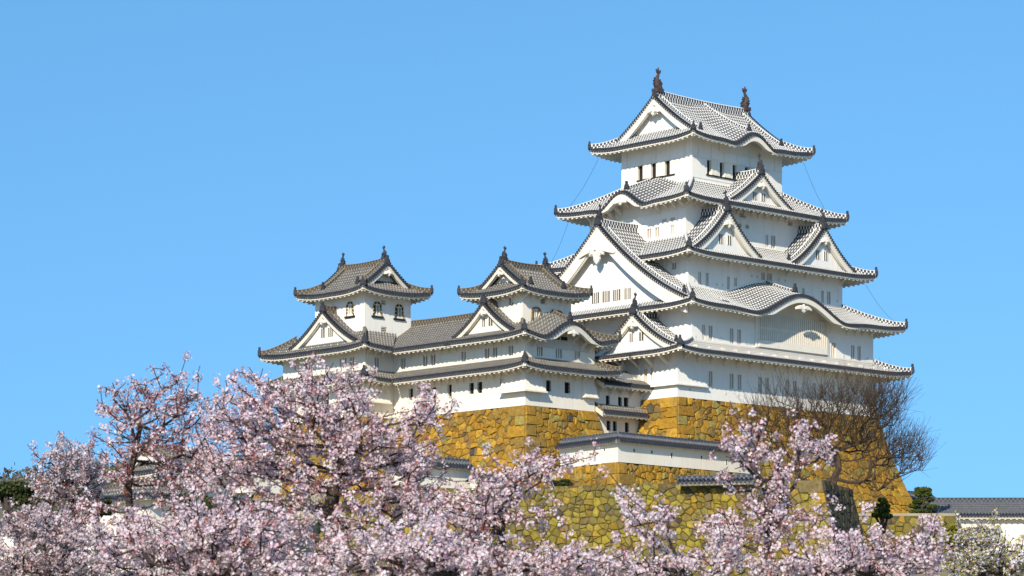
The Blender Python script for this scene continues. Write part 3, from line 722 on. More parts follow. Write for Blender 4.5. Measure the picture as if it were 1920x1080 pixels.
# the lattice bay under the great curved gable
mb = MB(); a, b_, z0, z1 = -4.0, 5.85, 32.2, 35.3; y0 = -10.5
mb.box(a, b_, y0-.30, y0-.003, z0, z0+.62); mb.box(a, b_, y0-.12, y0-.003, z0+.63, z1, 1)
n = 34
for i in range(n+1):
    x = a+.07+(b_-a-.14)*i/n; mb.box(x-.075, x+.075, y0-.30, y0-.121, z0+.623, z1)
mb.box(a, b_, y0-.22, y0-.123, 33.9, 34.1)
part(mb, 'lattice_window', ['trim', 'shutter'], keep)
for xa, xb in ((-4.35, -4.003), (5.853, 6.1)):
    mb = MB(); mb.box(xa, xb, y0-.22, y0-.003, 32.1, 35.2); part(mb, 'lattice_post', ['trim'], keep)
corner_bay(keep, -14.9, -10.5, 3.7, 2.9, 27.95, 30.2, .34, 'plaster', K_=.99)
# loopholes: small framed squares
LH = [(-13.2+2.2*i+.5*math.sin(i*7.3), -10.5, 27.4) for i in range(12) if i % 3 != 1]+[(x, -10.5, z) for x, z in ((-12.4, 32.3), (-9., 32.4), (-5.4, 32.3), (8.6, 32.2), (12.2, 32.3))]
LH += [(x, -8., z) for x, z in ((-9.9, 38.), (-6.8, 37.9), (-6.0, 37.9), (-1.9, 39.2), (-1.1, 39.2), (1.9, 39.2), (2.9, 39.2), (7., 38.0), (10.6, 38.))]
for x, y, z in LH:
    mb = MB(); mb.box(x-.1, x+.1, y-.03, y-.003, z, z+.24); part(mb, 'loophole_cover', ['trim_old'], keep)

# ================================================================== WEST SMALL KEEP
ko = dict(tile='tile_old', trim='trim_old', ridge='ridge_old')
west = castle_thing('small_keep', 'small white keep with weathered grey tiles, directly left of the main keep', 'castle keep', (-26., -2.5, 25.2), 'small keeps left of the main keep')
RW = (-30.3, -21.6, -6.6, 2.)
walls(west, RW, 25.2, 28.9, {'S': [(-27.41, 26.6, 27.6, .6, 'grid'), (-25.06, 26.6, 27.6, .65, 'grid')], 'W': [(-.71, 26.7, 27.7, .56, 'grid'), (.39, 26.7, 27.7, .6, 'grid'), (-3.55, 26.9, 27.8, .4, 'slot')]}, 'plaster_old', name='lower_wall')
walls(west, RW, 28.9, 31.5, {'S': slot([(-28.48, 29.65, 30.6, .72), (-26.13, 29.65, 30.6, .8), (-23.8, 29.65, 30.6, .74)])+[], 'W': slot([(-4.75, 29.7, 30.65, .62), (-2.68, 29.7, 30.6, .62), (-1.65, 29.7, 30.6, .62), (1.46, 29.7, 30.65, .6)])}, 'plaster_old', name='upper_wall')
RWT = (-29.7, -23.6, -5.6, 0.05)
walls(west, RWT, 32., 35.9, {'S': [(-28.0, 33.0, 33.9, .8, 'slot'), (-25.2, 33.1, 33.8, .8, 'slot'), (-27.1, 34.5, 35.0, .66, 'louvre')], 'W': slot([(-4.16, 34.3, 35.0, .6)])}, 'plaster_old', name='tower_wall')
def bell_frame(root, facing, plane, c, z0, h, w, gilt=True, sill=True):
    "bell-shaped (flame-headed) window surround"
    mb = MB(); pts = []
    for i in range(25):
        t = i/24
        if t < .3: x, z = w/2*(1.12-.12*t/.3), h*.62*t/.3
        elif t > .7: x, z = -w/2*(1.12-.12*(1-t)/.3), h*.62*(1-t)/.3
        else:
            a = (t-.3)/.4*PI; x, z = w/2*math.cos(a), h*.62+h*.38*math.sin(a)**.8
        pts.append((x, z))
    def Q(x, y, z): return (c+x, plane-y, z0+z) if facing == 'S' else (plane-y, c+x, z0+z)
    for i in range(24):
        (xa, za), (xb, zb_) = pts[i], pts[i+1]; cx, cz = 0, h*.45
        o = lambda x, z, k: (cx+(x-cx)*k, cz+(z-cz)*k)
        A, B, C, D_ = o(xa, za, 1.22), o(xb, zb_, 1.22), o(xb, zb_, .94), o(xa, za, .94)
        m = 0 if (i % 3 == 0 or not gilt) else 1
        mb.hexa([Q(A[0], .004, A[1]), Q(B[0], .004, B[1]), Q(C[0], .004, C[1]), Q(D_[0], .004, D_[1])], [Q(A[0], .1, A[1]), Q(B[0], .1, B[1]), Q(C[0], .1, C[1]), Q(D_[0], .1, D_[1])], m)
    if sill: mb.hexa([Q(-w*.9, .004, -.28), Q(w*.9, .004, -.28), Q(w*.9, .004, -.12), Q(-w*.9, .004, -.12)], [Q(-w*.9, .16, -.28), Q(w*.9, .16, -.28), Q(w*.9, .16, -.12), Q(-w*.9, .16, -.12)], 1)
    else: mb.hexa([Q(-w*.62, .004, -.2), Q(w*.62, .004, -.2), Q(w*.62, .004, -.05), Q(-w*.62, .004, -.05)], [Q(-w*.62, .1, -.2), Q(w*.62, .1, -.2), Q(w*.62, .1, -.05), Q(-w*.62, .1, -.05)], 0)
    return part(mb, 'window_surround', ['gold' if gilt else 'brown', 'iron'], root)
bell_frame(west, 'S', -5.6, -28.0, 32.95, 1.1, .95, False, False); bell_frame(west, 'S', -5.6, -25.2, 33.05, .95, .85, False, False)
skirt_roof(west, (-32.2, -19.9, -8.5, 4.), (-30.3, -21.6, -6.6, 2.), 28.42, 29.42, oh=1.85, hips=('SW', 'SE'), sides='SWE', rng_={'W': (-8.5, 2.), 'E': (-8.5, 2.)}, brk={'S': (.98, 'l', None, None), 'W': (.98, 'l', None, 1.5)}, name='lower_roof', **ko)
rw, iw = skirt_roof(west, (-32.2, -20.2, -8.5, 4.), (-29.7, -23.6, -5.6, .05), 31.2, 32.62, oh=1.9, hips=('SW', 'SE'), sides='SWE', rng_={'W': (-8.5, 2.), 'E': (-8.5, 2.)}, bumps={'S': (-26.1, 3.6, 1.45, .2)}, brk={'S': (.98, 'l', None, None), 'W': (.98, 'l', None, 1.5)}, name='middle_roof', **ko)
crest(rw, west, iw, 'S', -26.1, .5, 2.7, 'ridge_old', .75)
inst('gable_pendant', PEND, rw, west, (-26.1, -8.42, 31.85), 0).scale = (1.0, 1, .7)
mb = MB(); mb.box(-26.95, -26.2, -6.75, -6.65, 31.3, 31.6); mb.box(-25.9, -25.2, -6.75, -6.65, 31.3, 31.6); part(mb, 'vent_grille', ['inside'], west)
hip_gable_top(west, (-31.1, -22.4, -7.05, 1.3), 'u', 35.3, 2.75, 1.75, 'tile_old', 'trim_old', 'ridge_old', 'plaster_old', oh=1.5, uplift=.35, fish=SHA_S, fs=.5, rh=.5, brk=(1.0, 'l'), pscale=.6, barge=.26, name='top_roof')
gable(west, 'W', -31.4, -2.2, 3.9, 31.75, 2.75, 2.6, 'tile_old', 'trim_old', 'ridge_old', 'plaster_old', conc=.35, pscale=.62, barge=.27, kudari=False, wins=[(-.35, 32.5, 33.3, .35), (.55, 32.5, 33.3, .5)])
corner_bay(west, -30.3, -6.6, 2.0, 2.8, 26.5, 28.2, .65, 'plaster_old')
drop_bay(west, 'S', -6.6, -23.3, -21.65, 26.45, 28.3, .5, 'plaster_old')

# ================================================================== CORRIDOR BETWEEN THE SMALL KEEPS
corr = castle_thing('corridor_building', 'long white corridor building with grey tiled roof joining the two small keeps', 'castle building', (-27., 6.5, 25.2))
RC = (-30.3, -23.5, 2., 11.04)
walls(corr, RC, 25.2, 28.9, {'S': [], 'W': [(3.34, 26.7, 27.75, .58, 'open'), (5.4, 26.7, 27.7, .5, 'grid'), (8.65, 26.75, 27.8, .58, 'open')]}, 'plaster_old', name='lower_wall', open_sides='SN')
walls(corr, RC, 28.9, 31.5, {'S': [], 'W': slot([(5.57, 29.7, 30.7, .59), (6.66, 29.7, 30.7, .59), (9.7, 29.7, 30.7, .59)])}, 'plaster_old', name='upper_wall', open_sides='SN')
skirt_roof(corr, (-32.2, -20.2, 2., 14.), (-30.3, -21.6, 2., 14.), 28.42, 29.42, oh=1.85, hips=(), sides='W', rng_={'W': (2., 11.04)}, ext={'W': (None, 9.05)}, brk={'W': (.98, 'l', 2.4, 8.6)}, name='lower_roof', **ko)
skirt_roof(corr, (-32.2, -21.8, 2., 14.), (-27., -27.001, 2., 14.), 31.2, 34.15, oh=1.9, hips=(), sides='WE', rng_={'W': (1.2, 13.5), 'E': (1.2, 13.5)}, ext={'W': (None, 9.05), 'E': (None, None)}, brk={'W': (.98, 'l', 2.4, 8.6)}, name='upper_roof', **ko)
mb = MB(); sweep(mb, [(-27., .3+11.8*i/10, 34.15+.1*(abs(i-5)/5)**2) for i in range(11)], .42, .5); part(mb, 'main_ridge', ['ridge_old'], corr)
mb = MB(); sweep(mb, [(-32.2+.55*i, 9.05+.55*i, 31.2+2.95*G1(.55*i/5.2)+.06) for i in range(7)], .3, .1); part(mb, 'valley_gutter', ['ridge_old'], corr)

# ================================================================== NORTH-WEST SMALL KEEP
nw = castle_thing('small_keep', 'leftmost small white keep with bell-shaped windows edged in gold and black', 'castle keep', (-30., 16.5, 25.2), 'small keeps left of the main keep')
RN = (-33.8, -25.5, 11.04, 23.)
walls(nw, RN, 25.2, 28.9, {'S': [], 'W': [(16.5, 26.7, 27.75, .58, 'grid'), (19.5, 26.7, 27.75, .58, 'grid')]}, 'plaster_old', name='lower_wall')
walls(nw, RN, 28.9, 31.9, {'S': slot([(-32.33, 29.8, 30.75, .51)]), 'W': slot([(12.87, 29.9, 30.8, .6), (13.97, 29.9, 30.8, .6), (19.62, 29.9, 30.8, .55)])}, 'plaster_old', name='upper_wall')
RNT = (-33., -27.3, 12.04, 19.17)
walls(nw, RNT, 32.4, 37.3, {'S': [(-31.46, 34.95, 35.75, .6, 'slot'), (-28.77, 34.95, 35.75, .6, 'slot'), (-30.68, 35.85, 36.3, .6, 'louvre'), (-30.61, 33.3, 33.8, .65, 'louvre')], 'W': slot([(14.05, 35., 35.8, .6)])}, 'plaster', name='tower_wall')
for c in (-31.46, -28.77): bell_frame(nw, 'S', 12.04, c, 34.85, 1.1, .78)
bell_frame(nw, 'W', -33., 14.05, 34.9, 1.1, .78)
skirt_roof(nw, (-35.6, -23.6, 9.1, 24.5), RN, 28.42, 29.45, oh=1.85, hips=('SW', 'NW'), sides='SWN', rng_={'S': (-35.6, -30.3)}, ext={'S': (None, -32.2)}, brk={'S': (.98, 'l', None, -31.8), 'W': (.98, 'l', None, None)}, name='lower_roof', **ko)
skirt_roof(nw, (-35.6, -24.6, 9.0, 24.4), (-33., -27.3, 12.04, 21.9), 31.35, 33.2, oh=1.9, hips=('SW', 'NW', 'NE'), sides='SWNE', rng_={'S': (-35.6, -27.3)}, ext={'S': (None, -32.2)}, brk={'S': (.98, 'l', None, -31.8), 'W': (.98, 'l', None, None)}, name='middle_roof', **ko)
hip_gable_top(nw, (-34.5, -25.95, 10.5, 20.4), 'v', 36.75, 3.0, 1.9, 'tile_old', 'trim_old', 'ridge_old', 'plaster_old', oh=1.6, uplift=.4, fish=SHA_S, fs=.5, rh=.5, pscale=.7, barge=.28, name='top_roof')
gable(nw, 'W', -34.7, 16.2, 4.7, 32.15, 3.1, 2.6, 'tile_old', 'trim_old', 'ridge_old', 'plaster', conc=.35, pscale=.7, barge=.3, kudari=False, wins=[(-.4, 32.9, 33.75, .5), (.7, 32.9, 33.75, .65)])
corner_bay(nw, -33.8, 11.04, 2.6, 2.2, 26.6, 28.2, .65, 'plaster_old')

# ================================================================== GATE BUILDING BETWEEN KEEPS
gate = castle_thing('gate_building', 'narrow cream gate building with two small pent roofs squeezed between the keeps', 'castle building', (-18.2, -5., 20.5))
RG = (-21.6, -14.6, -6.1, -1.)
walls(gate, RG, 24.7, 29., {'S': [(c, 25.95, 26.9, w, 'grid') for c, w in ((-19.41, .48), (-17.82, .49), (-17.02, .55))], 'W': []}, 'plaster_old', name='upper_wall', open_sides='NWE')
RG2 = (-22.4, -14.8, -6.2, -1.)
walls(gate, RG2, 20.5, 25., {'S': [(c, 23.66, 24.56, .46, 'grid') for c in (-19.41, -18.59, -17.02)], 'W': []}, 'plaster_old', name='lower_wall', open_sides='NWE')
def pent(u0, u1, v0, v1, ze, zt, nm_):
    t, e = MB(), MB(); P = lambda x, d: (x, v0+d); zf = lambda x, d: ze+(zt-ze)*d/(v1-v0)
    tile_side(t, P, u0, u1, zf, lambda x: 0, lambda x: v1-v0); eave(e, P, u0+.05, u1-.05, zf, min(1.3, v1-v0-.02))
    r = part(t, nm_, ['tile_old', 'black', 'pan'], gate)
    for a, b in ((u0-.12, u0-.003), (u1+.003, u1+.1)): e.hexa([(a, v0+.1, ze-.42), (b, v0+.1, ze-.42), (b, v0+.1, ze), (a, v0+.1, ze)], [(a, v1, zt-.42), (b, v1, zt-.42), (b, v1, zt), (a, v1, zt)])
    sub(e, 'eave', ['trim_old'], r, gate)
    s = MB(); sweep(s, [(u0+.12, v0+.1, ze+.1), (u0+.12, v1, zt+.1)], .26, .2); sub(s, 'verge_ridge', ['ridge_old'], r, gate)
    return r
pr_ = pent(-21.2, -14.7, -7.5, -3.6, 27.75, 29.7, 'upper_roof'); pent(-21.3, -14.7, -7.5, -6.1, 25.15, 25.95, 'lower_roof')
for i in range(5): inst('eave_bracket', BR['l'], pr_, gate, (-20.5+1.35*i, -6.1, 27.75), 0)
mb = MB(); sweep(mb, [(-21.3+1.*i, -3.6, 29.7) for i in range(7)], .36, .4); part(mb, 'main_ridge', ['ridge_old'], gate)

# lightning-rod cables
def tube(mb, pts, rad, k=5, mat=0):
    rings = []
    for i, p in enumerate(pts):
        p = Vector(p); t = (Vector(pts[min(i+1, len(pts)-1)])-Vector(pts[max(0, i-1)])).normalized(); a = t.orthogonal().normalized(); b = t.cross(a)
        r = rad[i] if isinstance(rad, (list, tuple)) else rad
        rings.append([tuple(p+(a*math.cos(2*PI*j/k)+b*math.sin(2*PI*j/k))*r) for j in range(k+1)])
    mb.grid(rings, mat)
for k, (a, b) in enumerate(((( 7.9, -6.0, 51.6), (9.6, -7.6, 46.6)), ((-8., 6.4, 51.6), (-10.6, 8.0, 46.6)), ((-10.6, 8., 45.2), (-12.2, 9.0, 41.)), ((13., -9.6, 39.8), (14.6, -12., 36.)))):
    mb = MB(); tube(mb, [tuple(Vector(a).lerp(Vector(b), i/8)-Vector((0, 0, .35*math.sin(PI*i/8)))) for i in range(9)], .014, 4); part(mb, 'lightning_cable', ['black'], keep)
#PART3
# ================================================================== STONE WALLS
def clip(poly, nx, ny, c):
    out = []; n = len(poly)
    for i in range(n):
        p, q = poly[i], poly[(i+1) % n]; dp = p[0]*nx+p[1]*ny-c; dq = q[0]*nx+q[1]*ny-c
        if dp <= 0: out.append(p)
        if (dp < 0 < dq) or (dq < 0 < dp):
            t = dp/(dp-dq); out.append((p[0]+(q[0]-p[0])*t, p[1]+(q[1]-p[1])*t))
    return out
PAL = {'ochre': [((.47, .265, .03), 5), ((.53, .31, .04), 4), ((.43, .23, .03), 3), ((.34, .21, .045), 3), ((.36, .29, .08), 2.5), ((.27, .17, .06), 2), ((.09, .085, .075), .35)],
       'moss': [((.34, .27, .04), 5), ((.28, .21, .04), 4), ((.40, .25, .03), 2), ((.23, .19, .055), 4), ((.19, .14, .06), 2.5), ((.10, .085, .06), .5)],
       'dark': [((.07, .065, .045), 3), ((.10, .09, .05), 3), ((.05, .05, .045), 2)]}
def stone_face(mb, A, dr, L, H, zt, nrm, off, eA=0, eB=0, cell=.95, pal='ochre', cornA=False, cornB=False):
    "coursed rubble: every stone is a bevelled block set on a dark backing"
    def P(a, b, o):
        f = off(b); s_ = a*(L+f*(eA+eB))/L-f*eA
        return (A[0]+dr[0]*s_+nrm[0]*(f+o), A[1]+dr[1]*s_+nrm[1]*(f+o), zt-b)
    k = 8
    mb.grid([[P(L*i/8, H*j/k, -.11) for i in range(9)] for j in range(k+1)], 1)
    cols, wts = zip(*PAL[pal])
    ny, nx = max(2, int(H/(cell*.8))), max(2, int(L/cell)); cw, ch = L/nx, H/ny
    S = {}
    for j in range(-1, ny+1):
        for i in range(-2, nx+2):
            S[i, j] = ((i+.5+.5*(j % 2)+random.uniform(-.40, .40))*cw, (j+.5+random.uniform(-.36, .36))*ch)
    def stone(poly, col, prot, inset):
        cx = sum(p[0] for p in poly)/len(poly); cy = sum(p[1] for p in poly)/len(poly)
        sz = math.sqrt(abs(sum(poly[i][0]*poly[(i+1) % len(poly)][1]-poly[(i+1) % len(poly)][0]*poly[i][1] for i in range(len(poly))))/2) or .1
        def ring(sh, o, jit=0): return [P(cx+(x-cx)*(1-sh/sz), cy+(y-cy)*(1-sh/sz), o+random.uniform(-jit, jit)) for x, y in poly]
        r0, r1, r2 = ring(.025, -.12), ring(.04, prot-.05), ring(inset, prot+.02, .06)
        n = len(poly); tl = prot+.05; c3 = P(cx, cy, tl)
        for i in range(n):
            j = (i+1) % n
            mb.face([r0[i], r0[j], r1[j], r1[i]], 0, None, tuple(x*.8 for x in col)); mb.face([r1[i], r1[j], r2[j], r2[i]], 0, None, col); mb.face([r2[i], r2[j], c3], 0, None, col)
    for j in range(ny):
        for i in range(-1, nx+1):
            p = S[i, j]; poly = [(0, 0), (L, 0), (L, H), (0, H)]
            if not (-cw < p[0] < L+cw): continue
            for dj in (-1, 0, 1):
                for di in (-2, -1, 0, 1, 2):
                    q = S.get((i+di, j+dj))
                    if q is None or (di == dj == 0): continue
                    ax, ay = q[0]-p[0], q[1]-p[1]; poly = clip(poly, ax, ay, (q[0]**2+q[1]**2-p[0]**2-p[1]**2)/2)
                    if len(poly) < 3: break
                if len(poly) < 3: break
            if len(poly) < 3: continue
            todo = [poly]; out = []
            while todo:
                pg = todo.pop(); w_ = max(x for x, y in pg)-min(x for x, y in pg); h_ = max(y for x, y in pg)-min(y for x, y in pg)
                if (w_ > cw*.9 or h_ > ch*.9) and random.random() < .30:
                    mx, my = sum(x for x, y in pg)/len(pg), sum(y for x, y in pg)/len(pg); an = (0 if w_ > h_ else PI/2)+random.gauss(0, .22); a_, b2 = math.cos(an), math.sin(an)
                    cc = (mx+random.uniform(-.28, .28)*w_)*a_+(my+random.uniform(-.28, .28)*h_)*b2
                    for q_ in (clip(pg, a_, b2, cc), clip(pg, -a_, -b2, -cc)):
                        if len(q_) > 2: out.append(q_)
                else: out.append(pg)
            for pg in out:
                c = random.choices(cols, wts)[0]; v = random.uniform(.62, 1.06); stone(pg, tuple(x*v for x in c), random.uniform(-.04, .06), random.uniform(.11, .22))
    # long cornerstones laid alternately
    for flag, end in ((cornA, 0), (cornB, 1)):
        if not flag: continue
        b, kk = 0, flag-1
        while b < H-.2:
            h = min(random.uniform(.8, 1.05), H-b); ln = 2.1 if kk % 2 else 1.2; c = random.choices(cols[:5], wts[:5])[0]; v = random.uniform(.8, 1.02)
            a0, a1 = (0, ln) if end == 0 else (L-ln, L)
            pl = [(a0, b), (a1, b+random.uniform(-.06, .06)), (a1+random.uniform(-.1, .1)*(1 if end == 0 else 0), b+h), (a0, b+h)]
            stone(pl, tuple(x*v for x in c), .10, .12); b += h; kk += 1
def stone_block(root, R, zt, H, off, faces='SWEN', pal='ochre', cell=.95, name='stone_face', mat='stone'):
    u0, u1, v0, v1 = R
    D = {'S': ((u0, v0), (1, 0), u1-u0, (0, -1), 1, 2), 'W': ((u0, v0), (0, 1), v1-v0, (-1, 0), 2, 1), 'E': ((u1, v0), (0, 1), v1-v0, (1, 0), 1, 1), 'N': ((u0, v1), (1, 0), u1-u0, (0, 1), 1, 1)}
    for f in faces:
        A, dr, L, n, ca, cb = D[f]; mb = MB()
        stone_face(mb, A, dr, L, H, zt, n, off, 1, 1, cell if f in 'SW' else 1.6, pal, ca, cb)
        part(mb, name, [mat, 'joint'], root)
    mb = MB(); mb.face([(u0, v0, zt-.05), (u1, v0, zt-.05), (u1, v1, zt-.05), (u0, v1, zt-.05)]); part(mb, 'base_top', ['soil'], root)
off = lambda b: .20*b+.011*b*b
kb = castle_thing('stone_base', 'tall ochre stone base with sloping corners beneath the main keep', 'stone base', (-.6, 0, 15.), 'stone bases under the castle buildings')
stone_block(kb, (-15.0, 13.7, -10.6, 10.4), 26.75, 11.2, off, cell=.78)
wb = castle_thing('stone_base', 'ochre stone base beneath the small keep with the curved gable', 'stone base', (-26, 0, 15.), 'stone bases under the castle buildings')
stone_block(wb, (-30.4, -21.5, -6.7, 11.), 25.18, 9.4, off, faces='SWE', cell=.72)
nb = castle_thing('stone_base', 'ochre stone base of the far left small keep, glimpsed between blossoms', 'stone base', (-30, 17, 15.), 'stone bases under the castle buildings')
stone_block(nb, (-33.9, -25.4, 10.9, 23.1), 25.19, 9.4, off, faces='SWN', cell=.72)
gb = castle_thing('stone_base', 'low stone footing under the cream gate building between the keeps', 'stone base', (-18, -4, 15.), 'stone bases under the castle buildings')
stone_block(gb, (-22.9, -13.5, -6.5, -1.), 20.6, 4.5, lambda b: .1*b, faces='S')
def world_thing(name, label, cat, base, group=None, rz=0):
    o = bpy.data.objects.new(name, None); sc.collection.objects.link(o); o.location = base; o.rotation_euler = (0, 0, rz); o['base'] = tuple(base)
    return tag(o, label, cat, group)
def wpart(mb, name, mats, root): return mb.build(name, mats, root, tuple(root['base']))
C = at(1542, 900, 225.4); C = (C.x, C.y); dl = Vector((-22.15, 7.1)).normalized(); drr = Vector((3.6, 10.1)).normalized()
lw = world_thing('retaining_wall', 'broad yellow-green lichened stone retaining wall in front of the keeps', 'retaining wall', (C[0], C[1], 8.), 'stone retaining walls')
o25 = lambda b: .22*b+.008*b*b
mb = MB(); stone_face(mb, C, dl, 43, 10.6, 16.8, (-.305, -.952), o25, 1, 0, .64, 'moss', 2, False); wpart(mb, 'stone_face', ['mossy', 'joint'], lw)
mb = MB(); stone_face(mb, C, drr, 10.7, 10.6, 16.8, (.942, -.336), o25, 1, 0, .9, 'dark', 1, False); wpart(mb, 'shaded_end_face', ['stone', 'joint'], lw)  # dark palette: mossy stone, with the end face's shade put into its colour
rw_ = world_thing('retaining_wall', 'low yellow stone retaining wall at the right foot of the main keep base', 'retaining wall', (38, 263.5, 10), 'stone retaining walls')
mb = MB(); stone_face(mb, (29.5, 263.5), (1, .0), 12, 5, 16.3, (0, -1), o25, 0, 0, .9, 'moss'); wpart(mb, 'stone_face', ['mossy', 'joint'], rw_)
DC = at(1157, 866, 235); d1_, d2_ = Vector((-.565, .825)), Vector((.683, .730))
mw = world_thing('retaining_wall', 'ochre stone wall with a sharp corner carrying the small plastered wall', 'retaining wall', (DC.x, DC.y, 16.7), 'stone retaining walls')
mb = MB(); stone_face(mb, (DC.x, DC.y), d1_, 9.5, 2.5, DC.z, (-.825, -.565), lambda b: .2*b, 1, 0, .68, 'ochre', 2); wpart(mb, 'stone_face', ['stone', 'joint'], mw)
mb = MB(); stone_face(mb, (DC.x, DC.y), d2_, 24, 2.5, DC.z, (.730, -.683), lambda b: .2*b, 1, 0, .68, 'ochre', 1); wpart(mb, 'stone_face', ['stone', 'joint'], mw)
# terraces and ground
def slab(name, pts, zt, zb, mat):
    me = bpy.data.meshes.new(name); n = len(pts)
    me.from_pydata([(x, y, zt) for x, y in pts]+[(x, y, zb) for x, y in pts], [], [tuple(range(n))]+[(i, (i+1) % n, n+(i+1) % n, n+i) for i in range(n)])
    me.materials.append(M[mat]); return tag(link(name, me), kind='structure')
Lw = (C[0]+dl.x*44, C[1]+dl.y*44); Rr = (C[0]+drr.x*10.7, C[1]+drr.y*10.7)
slab('terrace_ground', [(C[0]-.3, C[1]+.2), (Rr[0]-.3, Rr[1]), (29.6, 263.7), (41.4, 263.7), (48, 320), (-27, 320), (-27, 250), (-18, Lw[1]+.2)], 16.55, 8, 'soil')
g_ = bpy.data.meshes.new('ground'); xs = [-9000, -2500, -900, -400]+[-200+10*i for i in range(41)]+[400, 900, 2500, 9000]; ys = [-400, -50]+[10*i for i in range(46)]+[600, 1000, 2500, 15000]
def gh(x, y):
    s_ = lambda a, b, t: (lambda q: q*q*(3-2*q))(min(1, max(0, (t-a)/(b-a))))
    return -1.6+(8.2+4.2*s_(229, 240, y))*s_(95, 200, y)*(1-s_(420, 1000, y))*(1-s_(170, 400, abs(x)))+.25*math.sin(x*.11)*math.sin(y*.09)*s_(60, 120, y)
g_.from_pydata([(x, y, gh(x, y)) for y in ys for x in xs], [], [(j*len(xs)+i, j*len(xs)+i+1, (j+1)*len(xs)+i+1, (j+1)*len(xs)+i) for j in range(len(ys)-1) for i in range(len(xs)-1)])
g_.materials.append(M['grass']); tag(link('ground', g_), kind='structure')
h_ = bpy.data.meshes.new('hills'); nx = 120; V_ = []; 
for j in range(8):
    for i in range(nx+1):
        x = -420+6*i; y = 620+45*j; r = math.sin(PI*j/7)
        V_.append((x, y, -2+r*(61+6*math.sin(x*.013+1.)+3*math.sin(x*.041)+1.2*math.sin(x*.13))*(1 if x < -30 else max(0, 1-(x+30)/110))))
h_.from_pydata(V_, [], [(j*(nx+1)+i, j*(nx+1)+i+1, (j+1)*(nx+1)+i+1, (j+1)*(nx+1)+i) for j in range(7) for i in range(nx)]); h_.materials.append(M['hill']); tag(link('hills', h_), kind='structure')

# ================================================================== PLASTERED BOUNDARY WALLS
def plaster_wall(root, pts, z0, h, half=.72, rise=.55, th=.28, holes=(), tile='tile_grey', ridge='ridge_grey', trim='trim_old', rh=.22):
    "tile-capped plaster wall along a polyline in world coordinates; the first side listed faces the camera"
    pts = [Vector(p) for p in pts]; wm, tm, em, rm = MB(), MB(), MB(), MB(); zt = z0+h
    nrm = []
    for p, q in zip(pts, pts[1:]):
        d = (q-p).normalized(); n = Vector((d.y, -d.x)); 
        if n.y > 0: n = -n
        nrm.append((d, n))
    mit = []
    for i, p in enumerate(pts):
        if 0 < i < len(pts)-1:
            a, b = nrm[i-1][1], nrm[i][1]; m = (a+b).normalized(); mit.append(m/m.dot(a))
        else: mit.append(nrm[min(i, len(nrm)-1)][1])
    for i, (p, q) in enumerate(zip(pts, pts[1:])):
        d, n = nrm[i]; L = (q-p).length; mp, mq = mit[i], mit[i+1]
        quad = lambda z: [(*(p+mp*th), z), (*(q+mq*th), z), (*(q-mq*th), z), (*(p-mp*th), z)]
        wm.hexa(quad(z0), quad(zt))
        e0, e1 = mp.dot(d)*half, mq.dot(d)*half
        for sd in (1, -1):
            a0, a1 = e0*sd, e1*sd     # shift of the eave ends along d
            x0, x1 = min(0, a0), max(L, L+a1)
            P = lambda x, dd, p=p, d=d, n=n, sd=sd: tuple(p+d*x+n*sd*(half-dd))
            zf = lambda x, dd: zt-.12+rise*dd/half
            def d1f(x, a0=a0, a1=a1, L=L):
                m = half
                if a0 < 0 and x < 0: m = min(m, half*(x-a0)/-a0)
                if a1 > 0 and x > L: m = min(m, half*(L+a1-x)/a1)
                return max(0, m)
            def d0f(x, a0=a0, a1=a1, L=L):
                m = 0
                if a0 > 0 and x < a0: m = half*(1-x/a0)
                if a1 < 0 and x > L+a1: m = max(m, half*(1-(L-x)/-a1))
                return min(max(0, m), half)
            tile_side(tm, P, x0, x1, zf, d0f, d1f, rows=3)
            lo, hi = (a0 if a0 else 0), L+(a1 if a1 else 0)
            rows = [[], [], []]
            for k in range(int(L/.5)+2):
                t = k/(int(L/.5)+1); 
                for r, (dd, zz) in enumerate(((.06, -.17), (.06, -.30), (half-th, -.24))):
                    s0 = a0*(half-dd)/half; s1 = a1*(half-dd)/half; x = s0+(L+s1-s0)*t; rows[r].append((*P(x, dd), zt-.12+zz+.12))
            em.grid(rows)
            for k in range(int(L/.45)):
                x = (k+.5)*.45; em.hexa([(*P(x-.06, .12), zt-.36), (*P(x+.06, .12), zt-.36), (*P(x+.06, .12), zt-.2), (*P(x-.06, .12), zt-.2)], [(*P(x-.06, half-th), zt-.3), (*P(x+.06, half-th), zt-.3), (*P(x+.06, half-th), zt-.1), (*P(x-.06, half-th), zt-.1)])
        rp = [(*(p+(q-p)*k/6), zt-.12+rise+.0) for k in range(7)]
        sweep(rm, rp, .3, rh)
        for k, (si, s_, z, w_, hh) in enumerate(holes):
            if si != i: continue
            c = p+d*s_; f = n*(th+.003); f2 = n*(th+.03)
            for (aa, bb) in ((-w_/2-.05, -w_/2), (w_/2, w_/2+.05)):
                wm.hexa([(*(c+d*aa+f), z0+z), (*(c+d*bb+f), z0+z), (*(c+d*bb+f), z0+z+hh), (*(c+d*aa+f), z0+z+hh)], [(*(c+d*aa+f2), z0+z), (*(c+d*bb+f2), z0+z), (*(c+d*bb+f2), z0+z+hh), (*(c+d*aa+f2), z0+z+hh)], 0)
            wm.face([(*(c-d*w_/2+f), z0+z), (*(c+d*w_/2+f), z0+z), (*(c+d*w_/2+f), z0+z+hh), (*(c-d*w_/2+f), z0+z+hh)], 1)
    wpart(wm, 'wall_panel', ['plaster_old', 'shutter'], root)
    r = wpart(tm, 'tiled_cap', [tile, 'black', 'pan'], root)
    e = wpart(em, 'eave', [trim], root); k_ = wpart(rm, 'ridge', [ridge], root)
U2, V2 = Vector((math.cos(TH), math.sin(TH))), Vector((-math.sin(TH), math.cos(TH)))
c2 = Vector((DC.x, DC.y))+Vector((.1, .45))
